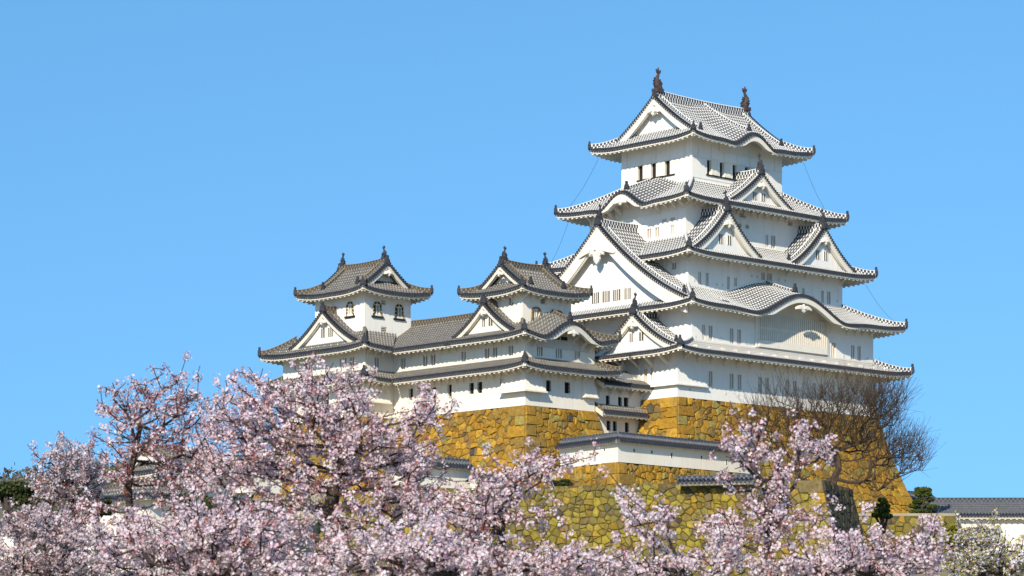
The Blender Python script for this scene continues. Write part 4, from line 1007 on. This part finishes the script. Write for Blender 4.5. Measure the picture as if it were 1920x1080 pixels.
pw = world_thing('plaster_wall', 'white plastered wall with dark grey tiled cap and small loopholes, below the gate building', 'wall', (DC.x, DC.y, DC.z), 'tile-capped plaster walls')
plaster_wall(pw, [c2+d1_*7.9, c2, c2+d2_*17.3], DC.z+.0, 1.85, half=.85, rise=.62, holes=[(0, 4.9, .95, .22, .1), (0, 6.4, 1.05, .2, .2), (1, 1.7, .95, .2, .26), (1, 4.0, .95, .2, .26), (1, 6.6, .75, .2, .42), (1, 10.6, .9, .2, .26), (1, 14., .6, .18, .42)])
pc = at(1272, 903, 227.); q = Vector((pc.x, pc.y))
pw = world_thing('parapet_wall', 'low tile-capped parapet standing on top of the lichened retaining wall', 'wall', (q.x, q.y, 16.6), 'tile-capped plaster walls')
plaster_wall(pw, [q+Vector((0, 1.)), q+Vector((0, 1.))-dl*6.2], 16.5, .36, half=.5, rise=.3, rh=.3, ridge='ridge_grey')
pc = at(786, 885, 238.); q = Vector((pc.x, pc.y))
pw = world_thing('plaster_wall', 'short tile-capped wall at the foot of the small keep base, above blossoms', 'wall', (q.x, q.y, 17.), 'tile-capped plaster walls')
plaster_wall(pw, [q+V2*4, q, q+U2*5.6], 17.2, 1.9, half=.95, rise=.6)
pc = at(886, 893, 239.5); q = Vector((pc.x, pc.y))
pw = world_thing('plaster_wall', 'dark low tiled wall stepping down beside the small keep base', 'wall', (q.x, q.y, 16.), 'tile-capped plaster walls')
plaster_wall(pw, [q, q+U2*6.0], 16.3, 1.6, half=.9, rise=.5)
pc = at(283, 960, 200.); q = Vector((pc.x, pc.y))
pw = world_thing('plaster_wall', 'cream plaster wall with a wide tiled cap, behind the leftmost large blossom tree', 'wall', (q.x, q.y, 12.), 'tile-capped plaster walls')
plaster_wall(pw, [q+V2*7.5, q, q+U2*3.2], 8.0, 5.7, half=1.35, rise=1.0, tile='tile_old', ridge='ridge_old')
pc = at(470, 880, 228.); q = Vector((pc.x, pc.y))
pw = world_thing('plaster_wall', 'sunlit white wall fragment seen through the crown of the largest blossom tree', 'wall', (q.x, q.y, 15.), 'tile-capped plaster walls')
plaster_wall(pw, [q+V2*5.5, q, q+U2*3], 16.0, 2.2, half=.9, rise=.6, tile='tile_old', ridge='ridge_old')
pc = at(30, 1005, 140.); q = Vector((pc.x, pc.y))
pw = world_thing('plaster_wall', 'pale wall piece at the left edge among pink blossoms', 'wall', (q.x, q.y, 6.), 'tile-capped plaster walls')
plaster_wall(pw, [q+Vector((-3.5, 1)), q], 6.4, 1.6, half=.5, rise=.3)
# turret behind the left blossoms
tur = castle_thing('turret', 'small white turret with grey hip-and-gable roof behind the left blossom trees', 'castle building', (-72.5, -12., 12.))
RT = (-75., -69., -14.5, -9.)
walls(tur, RT, 12., 16.9, {'S': [(-72.5, 14.6, 15.5, .6, 'grid')], 'W': [(-12., 14.6, 15.5, .6, 'grid')]}, 'plaster_old')
hip_gable_top(tur, (-76.4, -67.6, -15.9, -7.6), 'u', 16.4, 2.0, 1.7, 'tile_old', 'trim_old', 'ridge_old', 'plaster_old', oh=1.4, uplift=.3, fish=SHA_S, fs=.3, rh=.35, pscale=.5, barge=.3, name='roof')
# far right roofs
fr = castle_thing('turret', 'dark blue-grey roofed turret peeking out right of the main keep base', 'castle building', (52., 16., 15.))
RF = (48.5, 55.5, 13., 19.)
walls(fr, RF, 15., 20.9, {'S': [], 'W': []}, 'plaster_old')
hip_gable_top(fr, (47., 57., 11.6, 20.4), 'u', 20.3, 2.2, 1.8, 'tile_grey', 'trim_old', 'ridge_grey', 'plaster_old', oh=1.4, uplift=.3, fish=SHA_S, fs=.25, rh=.35, pscale=.5, barge=.3, name='roof')
lb = world_thing('long_building', 'long low building with a wide grey tiled roof at the right edge', 'castle building', (58, 300, 12))
t, e, w_, r_ = MB(), MB(), MB(), MB(); X0, X1 = 41.6, 78.; zf = lambda x, d: 18.35+1.75*d/3.4
for sd in (1, -1):
    P = lambda x, d, sd=sd: (x, 300+sd*(-3.4+d))
    tile_side(t, P, X0, X1, zf, lambda x: 0, lambda x: 3.4, rows=6)
    eave(e, P, X0, X1, zf, 1.)
wpart(t, 'roof', ['tile_grey', 'black', 'pan'], lb); wpart(e, 'eave', ['trim_old'], lb)
sweep(r_, [(X0+(X1-X0)*i/10, 300, 20.1) for i in range(11)], .4, .4); wpart(r_, 'main_ridge', ['ridge_grey'], lb)
w_.box(X0+.6, X1-.6, 297.6, 302.4, 11, 18.4)
w_.face([(X0+.59, 297.6, 18.4), (X0+.59, 302.4, 18.4), (X0+.59, 300, 19.9)]); wpart(w_, 'wall', ['plaster_old'], lb)

# ================================================================== TREES
def fast_mesh(name, verts, faces_n, mat, col=None, parent=None, loc=(0, 0, 0)):
    "verts (N, k, 3): N separate k-gons"
    Nf, k, _ = verts.shape; me = bpy.data.meshes.new(name)
    me.vertices.add(Nf*k); me.vertices.foreach_set('co', (verts-np.array(loc)).astype(np.float32).ravel())
    me.loops.add(Nf*k); me.loops.foreach_set('vertex_index', np.arange(Nf*k, dtype=np.int32))
    me.polygons.add(Nf); me.polygons.foreach_set('loop_start', np.arange(0, Nf*k, k, dtype=np.int32)); me.polygons.foreach_set('loop_total', np.full(Nf, k, dtype=np.int32))
    if col is not None:
        ca = me.color_attributes.new('Col', 'FLOAT_COLOR', 'CORNER'); c = np.ones((Nf, k, 4), np.float32); c[:, :, :3] = col[:, None, :]; ca.data.foreach_set('color', c.ravel())
    me.materials.append(M[mat]); me.update(); me.validate(); return link(name, me, parent)
def grow(base, trunk, env, n, r_tip=.009, r_pow=.46, seg=.30, wig=.05, depth=1.3, pk=.22, tw=2, twl=.45, up=.25, rmax=.22, lift=.0, fan=1):
    """branch skeleton: attractors inside the crown's ellipsoids, each joined to the cheapest node.
    env: (x, z, rx, rz, weight) in metres relative to the plane y of the tree"""
    nodes = [Vector(base)]; par = [-1]; pl = [0.]
    for p in trunk:
        p = Vector(p); q = nodes[-1]; k = max(1, int((p-q).length/seg)); i0 = len(nodes)-1
        for j in range(1, k+1):
            w = q.lerp(p, j/k)+Vector([random.gauss(0, wig*.6) for _ in range(3)]); nodes.append(w); par.append(len(nodes)-2); pl.append(pl[-1]+(p-q).length/k)
    top0 = max(1, len(nodes)//3); arr = np.array([tuple(v) for v in nodes]); plen = np.array(pl); 
    wt = [e[4] for e in env]; att = []
    for _ in range(n):
        e = random.choices(env, wt)[0]
        while True:
            a = [random.uniform(-1, 1) for _ in range(3)]
            if sum(x*x for x in a) <= 1: break
        k = e[5] if len(e) > 5 else depth
        att.append(Vector((e[0]+a[0]*e[2], base[1]+a[1]*k, e[1]+a[2]*e[3])))
    T = nodes[-1]; att.sort(key=lambda v: (v-T).length)
    N0 = len(nodes); cap = N0+n*14; A = np.zeros((cap, 3)); A[:N0] = arr; PL = np.full(cap, 1e9); PL[:N0] = plen; PL[:top0] = 1e6; cnt = N0
    def attach(p, i):
        nonlocal cnt
        q = nodes[i]; L = (p-q).length; k = max(1, min(12, int(L/seg))); prev = i
        bow = Vector((0, 0, -L*up*.5))
        for j in range(1, k+1):
            t = j/k; w = q.lerp(p, t)+bow*(4*t*(1-t))*.5
            if j < k: w = w+Vector([random.gauss(0, wig) for _ in range(3)])
            nodes.append(w); par.append(prev); PL[cnt] = PL[prev]+L/k if PL[prev] < 1e5 else L; A[cnt] = tuple(w); prev = cnt; cnt += 1
            if cnt >= cap-1: break
        return prev
    for p in att:
        d = np.linalg.norm(A[:cnt]-np.array(p), axis=1)+pk*PL[:cnt]
        # growth runs outward and upward: parents above the attractor cost more
        d += np.maximum(0, A[:cnt, 2]-p.z)*.9
        attach(p, int(np.argmin(d)))
        if cnt > cap-14: break
    tips0 = cnt
    if tw:
        ext = []
        for i in range(top0+2, cnt):
            if random.random() < tw*.12: ext += [i]*fan
        for i in ext:
            d0 = nodes[i]-nodes[par[i]]; d = (d0.normalized() if d0.length > 1e-4 else Vector((0, 0, 1)))+Vector([random.gauss(0, .75) for _ in range(3)])+Vector((0, 0, .45+lift))
            d.normalize(); L = twl*random.uniform(.5, 1.2); prev = i
            for j in range(2):
                w = nodes[prev]+d*L/2+Vector([random.gauss(0, .03) for _ in range(3)]); nodes.append(w); par.append(prev); prev = len(nodes)-1
    m = len(nodes); leaf = [0]*m; ch = [0]*m
    for i in range(1, m): ch[par[i]] += 1
    for i in range(m): leaf[i] = 1 if ch[i] == 0 else 0
    order = sorted(range(m), key=lambda i: -i)
    for i in order:
        if par[i] >= 0: leaf[par[i]] += leaf[i]
    rad = [min(rmax, r_tip*max(1, l)**r_pow) for l in leaf]
    return nodes, par, rad
def branches(nodes, par, rad, mat, parent, name='trunk'):
    P = np.array([tuple(v) for v in nodes]); pr = np.array(par); R = np.array(rad); idx = np.where(pr >= 0)[0]
    a, b = P[pr[idx]], P[idx]; ra, rb = np.minimum(R[pr[idx]], R[idx]*1.6), R[idx]; t = b-a; L = np.linalg.norm(t, axis=1); ok = L > 1e-4
    a, b, ra, rb, t, L = a[ok], b[ok], ra[ok], rb[ok], t[ok], L[ok]; t = t/L[:, None]; b = b+t*(rb*.5)[:, None]
    ref = np.where(np.abs(t[:, 2:3]) > .9, np.array([[1., 0, 0]]), np.array([[0, 0, 1.]])); x = np.cross(t, ref); x /= np.linalg.norm(x, axis=1)[:, None]; y = np.cross(t, x)
    k = 5; ang = np.arange(k)*2*PI/k; quads = []
    ca, sa = np.cos(ang), np.sin(ang)
    A = a[:, None]+ra[:, None, None]*(x[:, None]*ca[None, :, None]+y[:, None]*sa[None, :, None]); B = b[:, None]+rb[:, None, None]*(x[:, None]*ca[None, :, None]+y[:, None]*sa[None, :, None])
    q = np.stack([A, np.roll(A, -1, 1), np.roll(B, -1, 1), B], axis=2).reshape(-1, 4, 3)
    return fast_mesh(name, q, None, mat, None, parent, tuple(parent.location))
def blossoms(nodes, par, rad, parent, per_m=8., rthr=.035, flowers=8, spread=.075, size=.024, pal=None, red=.14, name='blossoms', density=None):
    pts = []
    for i in range(1, len(nodes)):
        if rad[i] > rthr: continue
        a, b = nodes[par[i]], nodes[i]; L = (b-a).length; k = L*per_m*(1.0 if rad[i] < rthr*.6 else .6); k = int(k)+(random.random() < k-int(k))
        for _ in range(k):
            t = random.random(); pts.append(tuple(a.lerp(b, t)))
    pts = np.array(pts); nC = len(pts)
    pts = pts+rng.normal(0, spread*.5, pts.shape)
    tone = rng.uniform(.66, 1.12, nC); redc = rng.random(nC) < red*.8
    c = np.repeat(pts, flowers, 0); n = len(c); dirs = rng.normal(size=(n, 3)); dirs /= np.linalg.norm(dirs, axis=1)[:, None]
    c = c+dirs*spread*rng.uniform(.35, 1.1, n)[:, None]
    nrm = dirs+rng.normal(0, .5, (n, 3)); nrm /= np.linalg.norm(nrm, axis=1)[:, None]
    ref = rng.normal(size=(n, 3)); x = np.cross(nrm, ref); x /= np.linalg.norm(x, axis=1)[:, None]; y = np.cross(nrm, x); s = size*rng.uniform(.7, 1.25, n); rr = (rng.random(n) < red*.8)|(np.repeat(redc, flowers)&(rng.random(n) < .7)); s[rr] *= .72
    # five notched petals as triangles, cupped
    tri = []
    for k in range(5):
        a0, a1 = 2*PI*k/5-.52, 2*PI*k/5+.52
        p0 = c-nrm*(s*.25)[:, None]
        p1 = c+(x*math.cos(a0)+y*math.sin(a0))*s[:, None]+nrm*(s*.25)[:, None]; p2 = c+(x*math.cos(a1)+y*math.sin(a1))*s[:, None]+nrm*(s*.25)[:, None]
        tri.append(np.stack([p0, p1, p2], 1))
    V = np.stack(tri, 1).reshape(-1, 3, 3)
    pal = np.array(pal if pal else [(.89, .68, .73), (.92, .77, .80), (.86, .60, .67), (.82, .66, .74), (.95, .88, .89), (.92, .78, .79)])
    cf = pal[rng.integers(0, len(pal), n)]*np.repeat(tone, flowers)[:, None]
    rp = np.array([(.34, .09, .07), (.42, .14, .09), (.28, .10, .06), (.5, .2, .2)]); cf[rr] = rp[rng.integers(0, 4, rr.sum())]
    return fast_mesh(name, V, None, 'petal', np.repeat(np.clip(cf, 0, .95), 5, 0), parent, tuple(parent.location))
nfl = 0
def cherry(label, Y, base_px, trunk_px, env_px, n, red=.14, size=.024, per_m=8., depth=1.5, group='cherry trees in blossom', pal=None, flowers=15, spread=.095, cat='cherry tree', bark='bark', scale=1., name='cherry_tree'):
    k = Y/5300; e_ = [((e[0]-960)*k, (1295-e[1])*k, e[2]*k, e[3]*k, e[4]) for e in env_px]
    bx = (base_px-960)*k; gz = gh(bx, Y)
    root = bpy.data.objects.new(name, None); sc.collection.objects.link(root); root.location = (bx, Y, gz); tag(root, label, cat, group)
    tr = [tuple(at(px, py, Y)+Vector((0, dy, 0))) for px, py, dy in trunk_px]
    nd, pr, rd = grow((bx, Y, gz-.1), tr, e_, n, depth=depth*scale, seg=.28*scale, wig=.035*scale, twl=.42*scale, r_tip=.0078*scale, r_pow=.46, rmax=.17*scale)
    branches(nd, pr, rd, bark, root)
    b = blossoms(nd, pr, rd, root, per_m=per_m*.80/scale, red=red, size=size*1.12*scale, pal=pal, flowers=flowers, spread=spread*scale, rthr=.032*scale)
    return root
cherry('leftmost large cherry tree, open crown of pink blossoms and red buds against blue sky', 54, 275, [(262, 1150, 0), (258, 1040, 0), (243, 955, 0), (243, 880, 0), (262, 800, 0)],
       [(285, 765, 100, 85, 3), (355, 790, 65, 100, 2), (220, 830, 45, 90, 1.6), (300, 880, 110, 60, 2), (200, 970, 60, 40, .8)], 300, red=.45, per_m=7)
cherry('largest cherry tree in the middle left, dense pale pink crown overlapping the small keep', 50, 640, [(628, 1200, 0), (625, 1060, 0), (622, 960, 0), (640, 860, 0), (628, 790, 0)],
       [(610, 745, 100, 65, 3), (560, 850, 150, 90, 5), (715, 850, 110, 100, 4.5), (470, 765, 85, 70, 3), (425, 880, 80, 110, 3), (620, 970, 200, 90, 6), (810, 770, 40, 40, .8), (780, 900, 60, 80, 2)], 1000, red=.2)
cherry('cherry tree with blossoms and a long bare reddish branch reaching over the retaining wall', 47, 945, [(940, 1180, 0), (948, 1060, 0), (945, 980, 0)],
       [(930, 940, 55, 60, 2), (870, 980, 70, 70, 3), (985, 880, 50, 35, .9), (1040, 855, 55, 20, .18), (1110, 870, 35, 25, .06), (900, 1060, 120, 40, 3), (1010, 960, 50, 50, .3)], 340, red=.22)
cherry('pale blossom tree filling the lower left foreground', 45, 380, [(390, 1200, 0), (400, 1090, 0), (395, 1040, 0)],
       [(460, 1000, 120, 60, 3), (340, 1010, 110, 60, 3), (230, 1030, 80, 50, 2), (400, 1070, 200, 40, 3)], 560, red=.14)
cherry('lilac-tinged blossom tree along the bottom edge below the lichened wall', 43, 790, [(800, 1220, 0), (830, 1110, 0), (850, 1070, 0)],
       [(730, 1030, 120, 60, 3), (850, 1050, 110, 45, 3), (1000, 1062, 110, 34, 2.3), (1110, 1052, 70, 30, 1.2), (600, 1060, 100, 35, 2)], 400, red=.10)
cherry('low cherry tree with two upright blossom sprays in front of the lichened wall', 44, 1270, [(1280, 1220, 0), (1275, 1120, 0), (1270, 1070, 0)],
       [(1182, 960, 12, 45, .35), (1215, 1000, 22, 40, .6), (1250, 980, 20, 40, .4), (1300, 1062, 100, 24, 2.2), (1350, 1035, 50, 28, .8), (1180, 1070, 90, 22, 1.6)], 135, red=.13)
cherry('vase-shaped cherry tree with open upright branches in front of the bare tree', 48, 1440, [(1440, 1180, 0), (1437, 1040, 0), (1437, 930, 0)],
       [(1372, 825, 15, 48, .8), (1412, 845, 17, 50, .9), (1458, 870, 18, 50, .9), (1502, 835, 14, 48, .8), (1535, 850, 26, 20, .5), (1352, 895, 20, 30, .5), (1440, 930, 60, 40, 1.6), (1395, 985, 65, 40, 1.5), (1490, 985, 55, 40, 1.3), (1330, 990, 40, 22, .5)], 230, red=.2, depth=.9)
cherry('broad cherry tree at lower right, blossoms below the shaded end of the retaining wall', 46, 1600, [(1600, 1220, 0), (1590, 1120, 0), (1600, 1050, 0)],
       [(1570, 1025, 28, 42, .7), (1622, 1012, 30, 58, .8), (1690, 1040, 60, 32, 1.4), (1745, 1025, 30, 58, 1.2), (1500, 1062, 120, 26, 2.6), (1640, 1064, 130, 24, 2.8)], 320, red=.14)
cherry('pink blossom tree closing the lower left corner of the view', 66, 100, [(105, 1180, 0), (120, 1090, 0), (120, 1040, 0)],
       [(60, 985, 70, 32, 2), (140, 1000, 60, 45, 2), (60, 1050, 90, 35, 3), (160, 1060, 70, 30, 2)], 400, red=.10, scale=1.15, pal=[(.72, .55, .58), (.80, .66, .68), (.64, .48, .5), (.85, .76, .76)])
cherry('greyish-pink cherry tree rising behind the lower left blossoms', 84, 140, [(135, 1100, 0), (140, 1000, 0), (130, 930, 0)],
       [(135, 870, 42, 45, 2), (160, 900, 35, 50, 2), (100, 905, 35, 30, 1), (75, 845, 25, 14, .15)], 300, red=.22, scale=1.35, pal=[(.70, .58, .60), (.80, .70, .74), (.62, .5, .52), (.82, .78, .84)])
cherry('whitish flowering tree with yellow-green young leaves in the lower right corner', 78, 1850, [(1850, 1160, 0), (1845, 1090, 0), (1850, 1060, 0)],
       [(1835, 1005, 50, 22, 1.4), (1870, 1045, 60, 35, 3), (1815, 1060, 45, 30, 2), (1900, 1065, 40, 22, 1.6)], 330, red=.10, scale=1.3, pal=[(.80, .76, .80), (.86, .84, .86), (.42, .40, .08), (.55, .48, .10), (.7, .62, .7)])
# the bare tree
def bare(label, Y, base, trunk_px, env_px, n):
    k = Y/5300; e_ = [((e[0]-960)*k, (1295-e[1])*k, e[2]*k, e[3]*k, e[4], e[5]) for e in env_px]
    b = at(base[0], base[1], Y); root = bpy.data.objects.new('bare_tree', None); sc.collection.objects.link(root); root.location = b; tag(root, label, 'tree')
    tr = [tuple(at(px, py, Y+dy)) for px, py, dy in trunk_px]
    nd, pr, rd = grow(tuple(b), tr, e_, n, r_tip=.0090, r_pow=.44, seg=.6, wig=.07, depth=3, pk=.18, tw=8, twl=2.1, up=.35, rmax=.40, lift=.9, fan=3)
    branches(nd, pr, rd, 'bark_pale', root)
bare('large leafless tree with fanning bare twigs in front of the main keep base', 239, (1563, 925), [(1563, 902, 0), (1572, 880, 0)],
     [(1600, 772, 85, 60, 4, 3.5), (1645, 820, 50, 55, 1.8, 2.5), (1560, 830, 70, 40, 1., 2.5), (1490, 785, 90, 58, 3.2, 3), (1660, 757, 42, 40, 2, 2), (1698, 855, 42, 44, 2.2, 2.5), (1650, 905, 40, 18, .4, 2), (1430, 810, 40, 50, 1., 2.5), (1480, 880, 40, 30, .5, 2)], 1200)
# evergreens
def leafy(root, blobs, n, size, pal, name='crown', mat='leaf', flat=1.):
    c, s = [], []
    P = []; Cc = []
    for (x, y, z, rx, ry, rz, w) in blobs:
        m = int(n*w); d = rng.normal(size=(m, 3)); d /= np.linalg.norm(d, axis=1)[:, None]; r = rng.uniform(.45, 1.05, m)**.6
        P.append(np.array([x, y, z])+d*r[:, None]*np.array([rx, ry, rz])); t = rng.uniform(.8, 1.2)
        Cc.append(np.array(pal)[rng.integers(0, len(pal), m)]*t)
    P = np.concatenate(P); Cc = np.concatenate(Cc); m = len(P); nrm = rng.normal(size=(m, 3)); nrm[:, 2] = np.abs(nrm[:, 2])*flat+.2; nrm /= np.linalg.norm(nrm, axis=1)[:, None]
    x = np.cross(nrm, rng.normal(size=(m, 3))); x /= np.linalg.norm(x, axis=1)[:, None]; y = np.cross(nrm, x); s = size*rng.uniform(.6, 1.3, m)[:, None]
    V = np.stack([P-x*s, P-y*s*.5, P+x*s, P+y*s*.5], 1)
    return fast_mesh(name, V, None, mat, Cc, root, tuple(root.location))
def pine(label, px, py_base, py_top, Y, wpx, layers, lean=0):
    b = at(px, py_base, Y); tp = at(px+lean, py_top, Y); k = Y/5300; h = tp.z-b.z; b.z -= 4
    root = bpy.data.objects.new('pine_tree', None); sc.collection.objects.link(root); root.location = b; tag(root, label, 'pine tree', 'small pines at the right')
    nd = [b]; pr = [-1]
    for j in range(1, 13): nd.append(b.lerp(tp, j/12)+Vector((.12*math.sin(j*1.3), .1*math.cos(j), 0))); pr.append(j-1)
    blobs = []
    for i in range(layers):
        t = 1-i/layers*.85; z = tp.z-h*(i/layers)*.95; w = wpx*k*(.35+.65*(i+1)/layers)
        for s in (-1, 1, 0):
            x = tp.x+s*w*random.uniform(.45, .75)-lean*k*i/layers; y = b.y+random.uniform(-.8, .8)
            blobs.append((x, y, z+random.uniform(-.12, .12), w*random.uniform(.36, .6), w*.5, random.uniform(.10, .2), 1))
            nd.append(Vector((x, y, z-.08))); pr.append(max(1, 12-int(i*8/layers)))
    branches(nd, pr, [.12]*len(nd), 'bark', root); leafy(root, blobs, 520, .16, [(.05, .08, .015), (.075, .11, .02), (.11, .14, .03), (.035, .055, .015)], flat=.3)
pine('small pine with tiered foliage directly in front of the main keep base corner', 1655, 978, 938, 252, 18, 4)
pine('small tiered pine standing right of the main keep base, before the dark roof', 1728, 972, 918, 268, 26, 5, lean=3)
def bush(name, label, cat, px, py, Y, rx, rz, n, size, pal, group=None, h=6):
    b = at(px, py, Y); root = bpy.data.objects.new(name, None); sc.collection.objects.link(root); root.location = (b.x, b.y, b.z-h); tag(root, label, cat, group)
    nd = [Vector((b.x, b.y, b.z-h))]; pr = [-1]
    for j in range(1, 6): nd.append(Vector((b.x+.1*math.sin(j), b.y, b.z-h+(h)*j/5))); pr.append(j-1)
    blobs = []
    for i in range(9):
        a = random.uniform(0, 2*PI); r = random.uniform(.15, .75); x, y, z = b.x+math.cos(a)*rx*r, b.y+math.sin(a)*rx*r, b.z+random.uniform(-.6, .55)*rz
        blobs.append((x, y, z, rx*.42, rx*.42, rz*.36, 1)); nd.append(Vector((x, y, z))); pr.append(4)
    branches(nd, pr, [.16]*6+[.07]*9, 'bark', root); leafy(root, blobs, n, size, pal)
EV = [(.04, .06, .02), (.06, .08, .025), (.09, .10, .03), (.03, .045, .018)]; OL = [(.14, .13, .06), (.17, .16, .07), (.12, .10, .05), (.2, .17, .09)]
bush('evergreen_tree', 'dark green round tree at the left edge above pink blossoms', 'tree', 15, 925, 150, 1.3, .8, 420, .12, EV, 'trees on the left slope', 5)
bush('evergreen_tree', 'olive-green bushy tree between the dark green tree and the greyish cherry', 'tree', 62, 922, 158, 1.3, .9, 420, .12, OL, 'trees on the left slope', 5)
bush('evergreen_tree', 'brownish scrubby tree in front of the far wooded hill', 'tree', 95, 905, 170, 1.3, .7, 420, .11, OL, 'trees on the left slope', 5)
bush('evergreen_tree', 'green shrubby tree low behind the leftmost large cherry', 'tree', 180, 950, 150, 1.2, .6, 420, .11, EV, 'trees on the left slope', 5)
bush('evergreen_tree', 'dark evergreen seen through gaps of the lower left blossoms', 'tree', 465, 975, 120, 2.2, 1.1, 420, .14, EV, 'trees on the left slope', 6)
bush('evergreen_tree', 'dark evergreen behind the blossoms beside the cream plaster wall', 'tree', 370, 950, 130, 1.6, .9, 420, .14, EV, 'trees on the left slope', 6)
bush('shrub', 'low dark shrub on top of the lichened retaining wall', 'shrub', 1048, 905, 234, 1.1, .35, 500, .10, EV, None, .6)
bush('shrub', 'rounded yellow-green shrub beside the whitish tree at lower right', 'shrub', 1800, 1000, 120, 1.2, .5, 420, .09, [(.30, .27, .03), (.22, .22, .04), (.4, .34, .05)], None, 4)
bush('shrub', 'olive shrub at the bottom edge in front of the retaining wall', 'shrub', 1240, 1085, 120, 1.6, .5, 420, .10, OL+EV, None, 5)
# far wood on the hill
k = 2600; xs_ = rng.uniform(-380, -60, k); jj = rng.uniform(620, 800, k)
cl = np.stack([xs_, jj, 61*np.sin(PI*(jj-620)/315)+6*np.sin(xs_*.013+1.)*np.sin(PI*(jj-620)/315)+rng.uniform(-1, 2.5, k)], 1)
c = np.repeat(cl, 10, 0)+rng.normal(0, 1.5, (k*10, 3)); nrm = rng.normal(size=c.shape); x = np.cross(nrm, rng.normal(size=c.shape)); x /= np.linalg.norm(x, axis=1)[:, None]; y = np.cross(nrm, x); y /= np.linalg.norm(y, axis=1)[:, None]
pal = np.array([(.10, .10, .07), (.14, .12, .10), (.08, .09, .05), (.16, .14, .10)])
tag(fast_mesh('far_wood', np.stack([c-x*.8, c-y*.5, c+x*.8, c+y*.5], 1), None, 'leaf', pal[rng.integers(0, 4, len(c))]), kind='stuff')
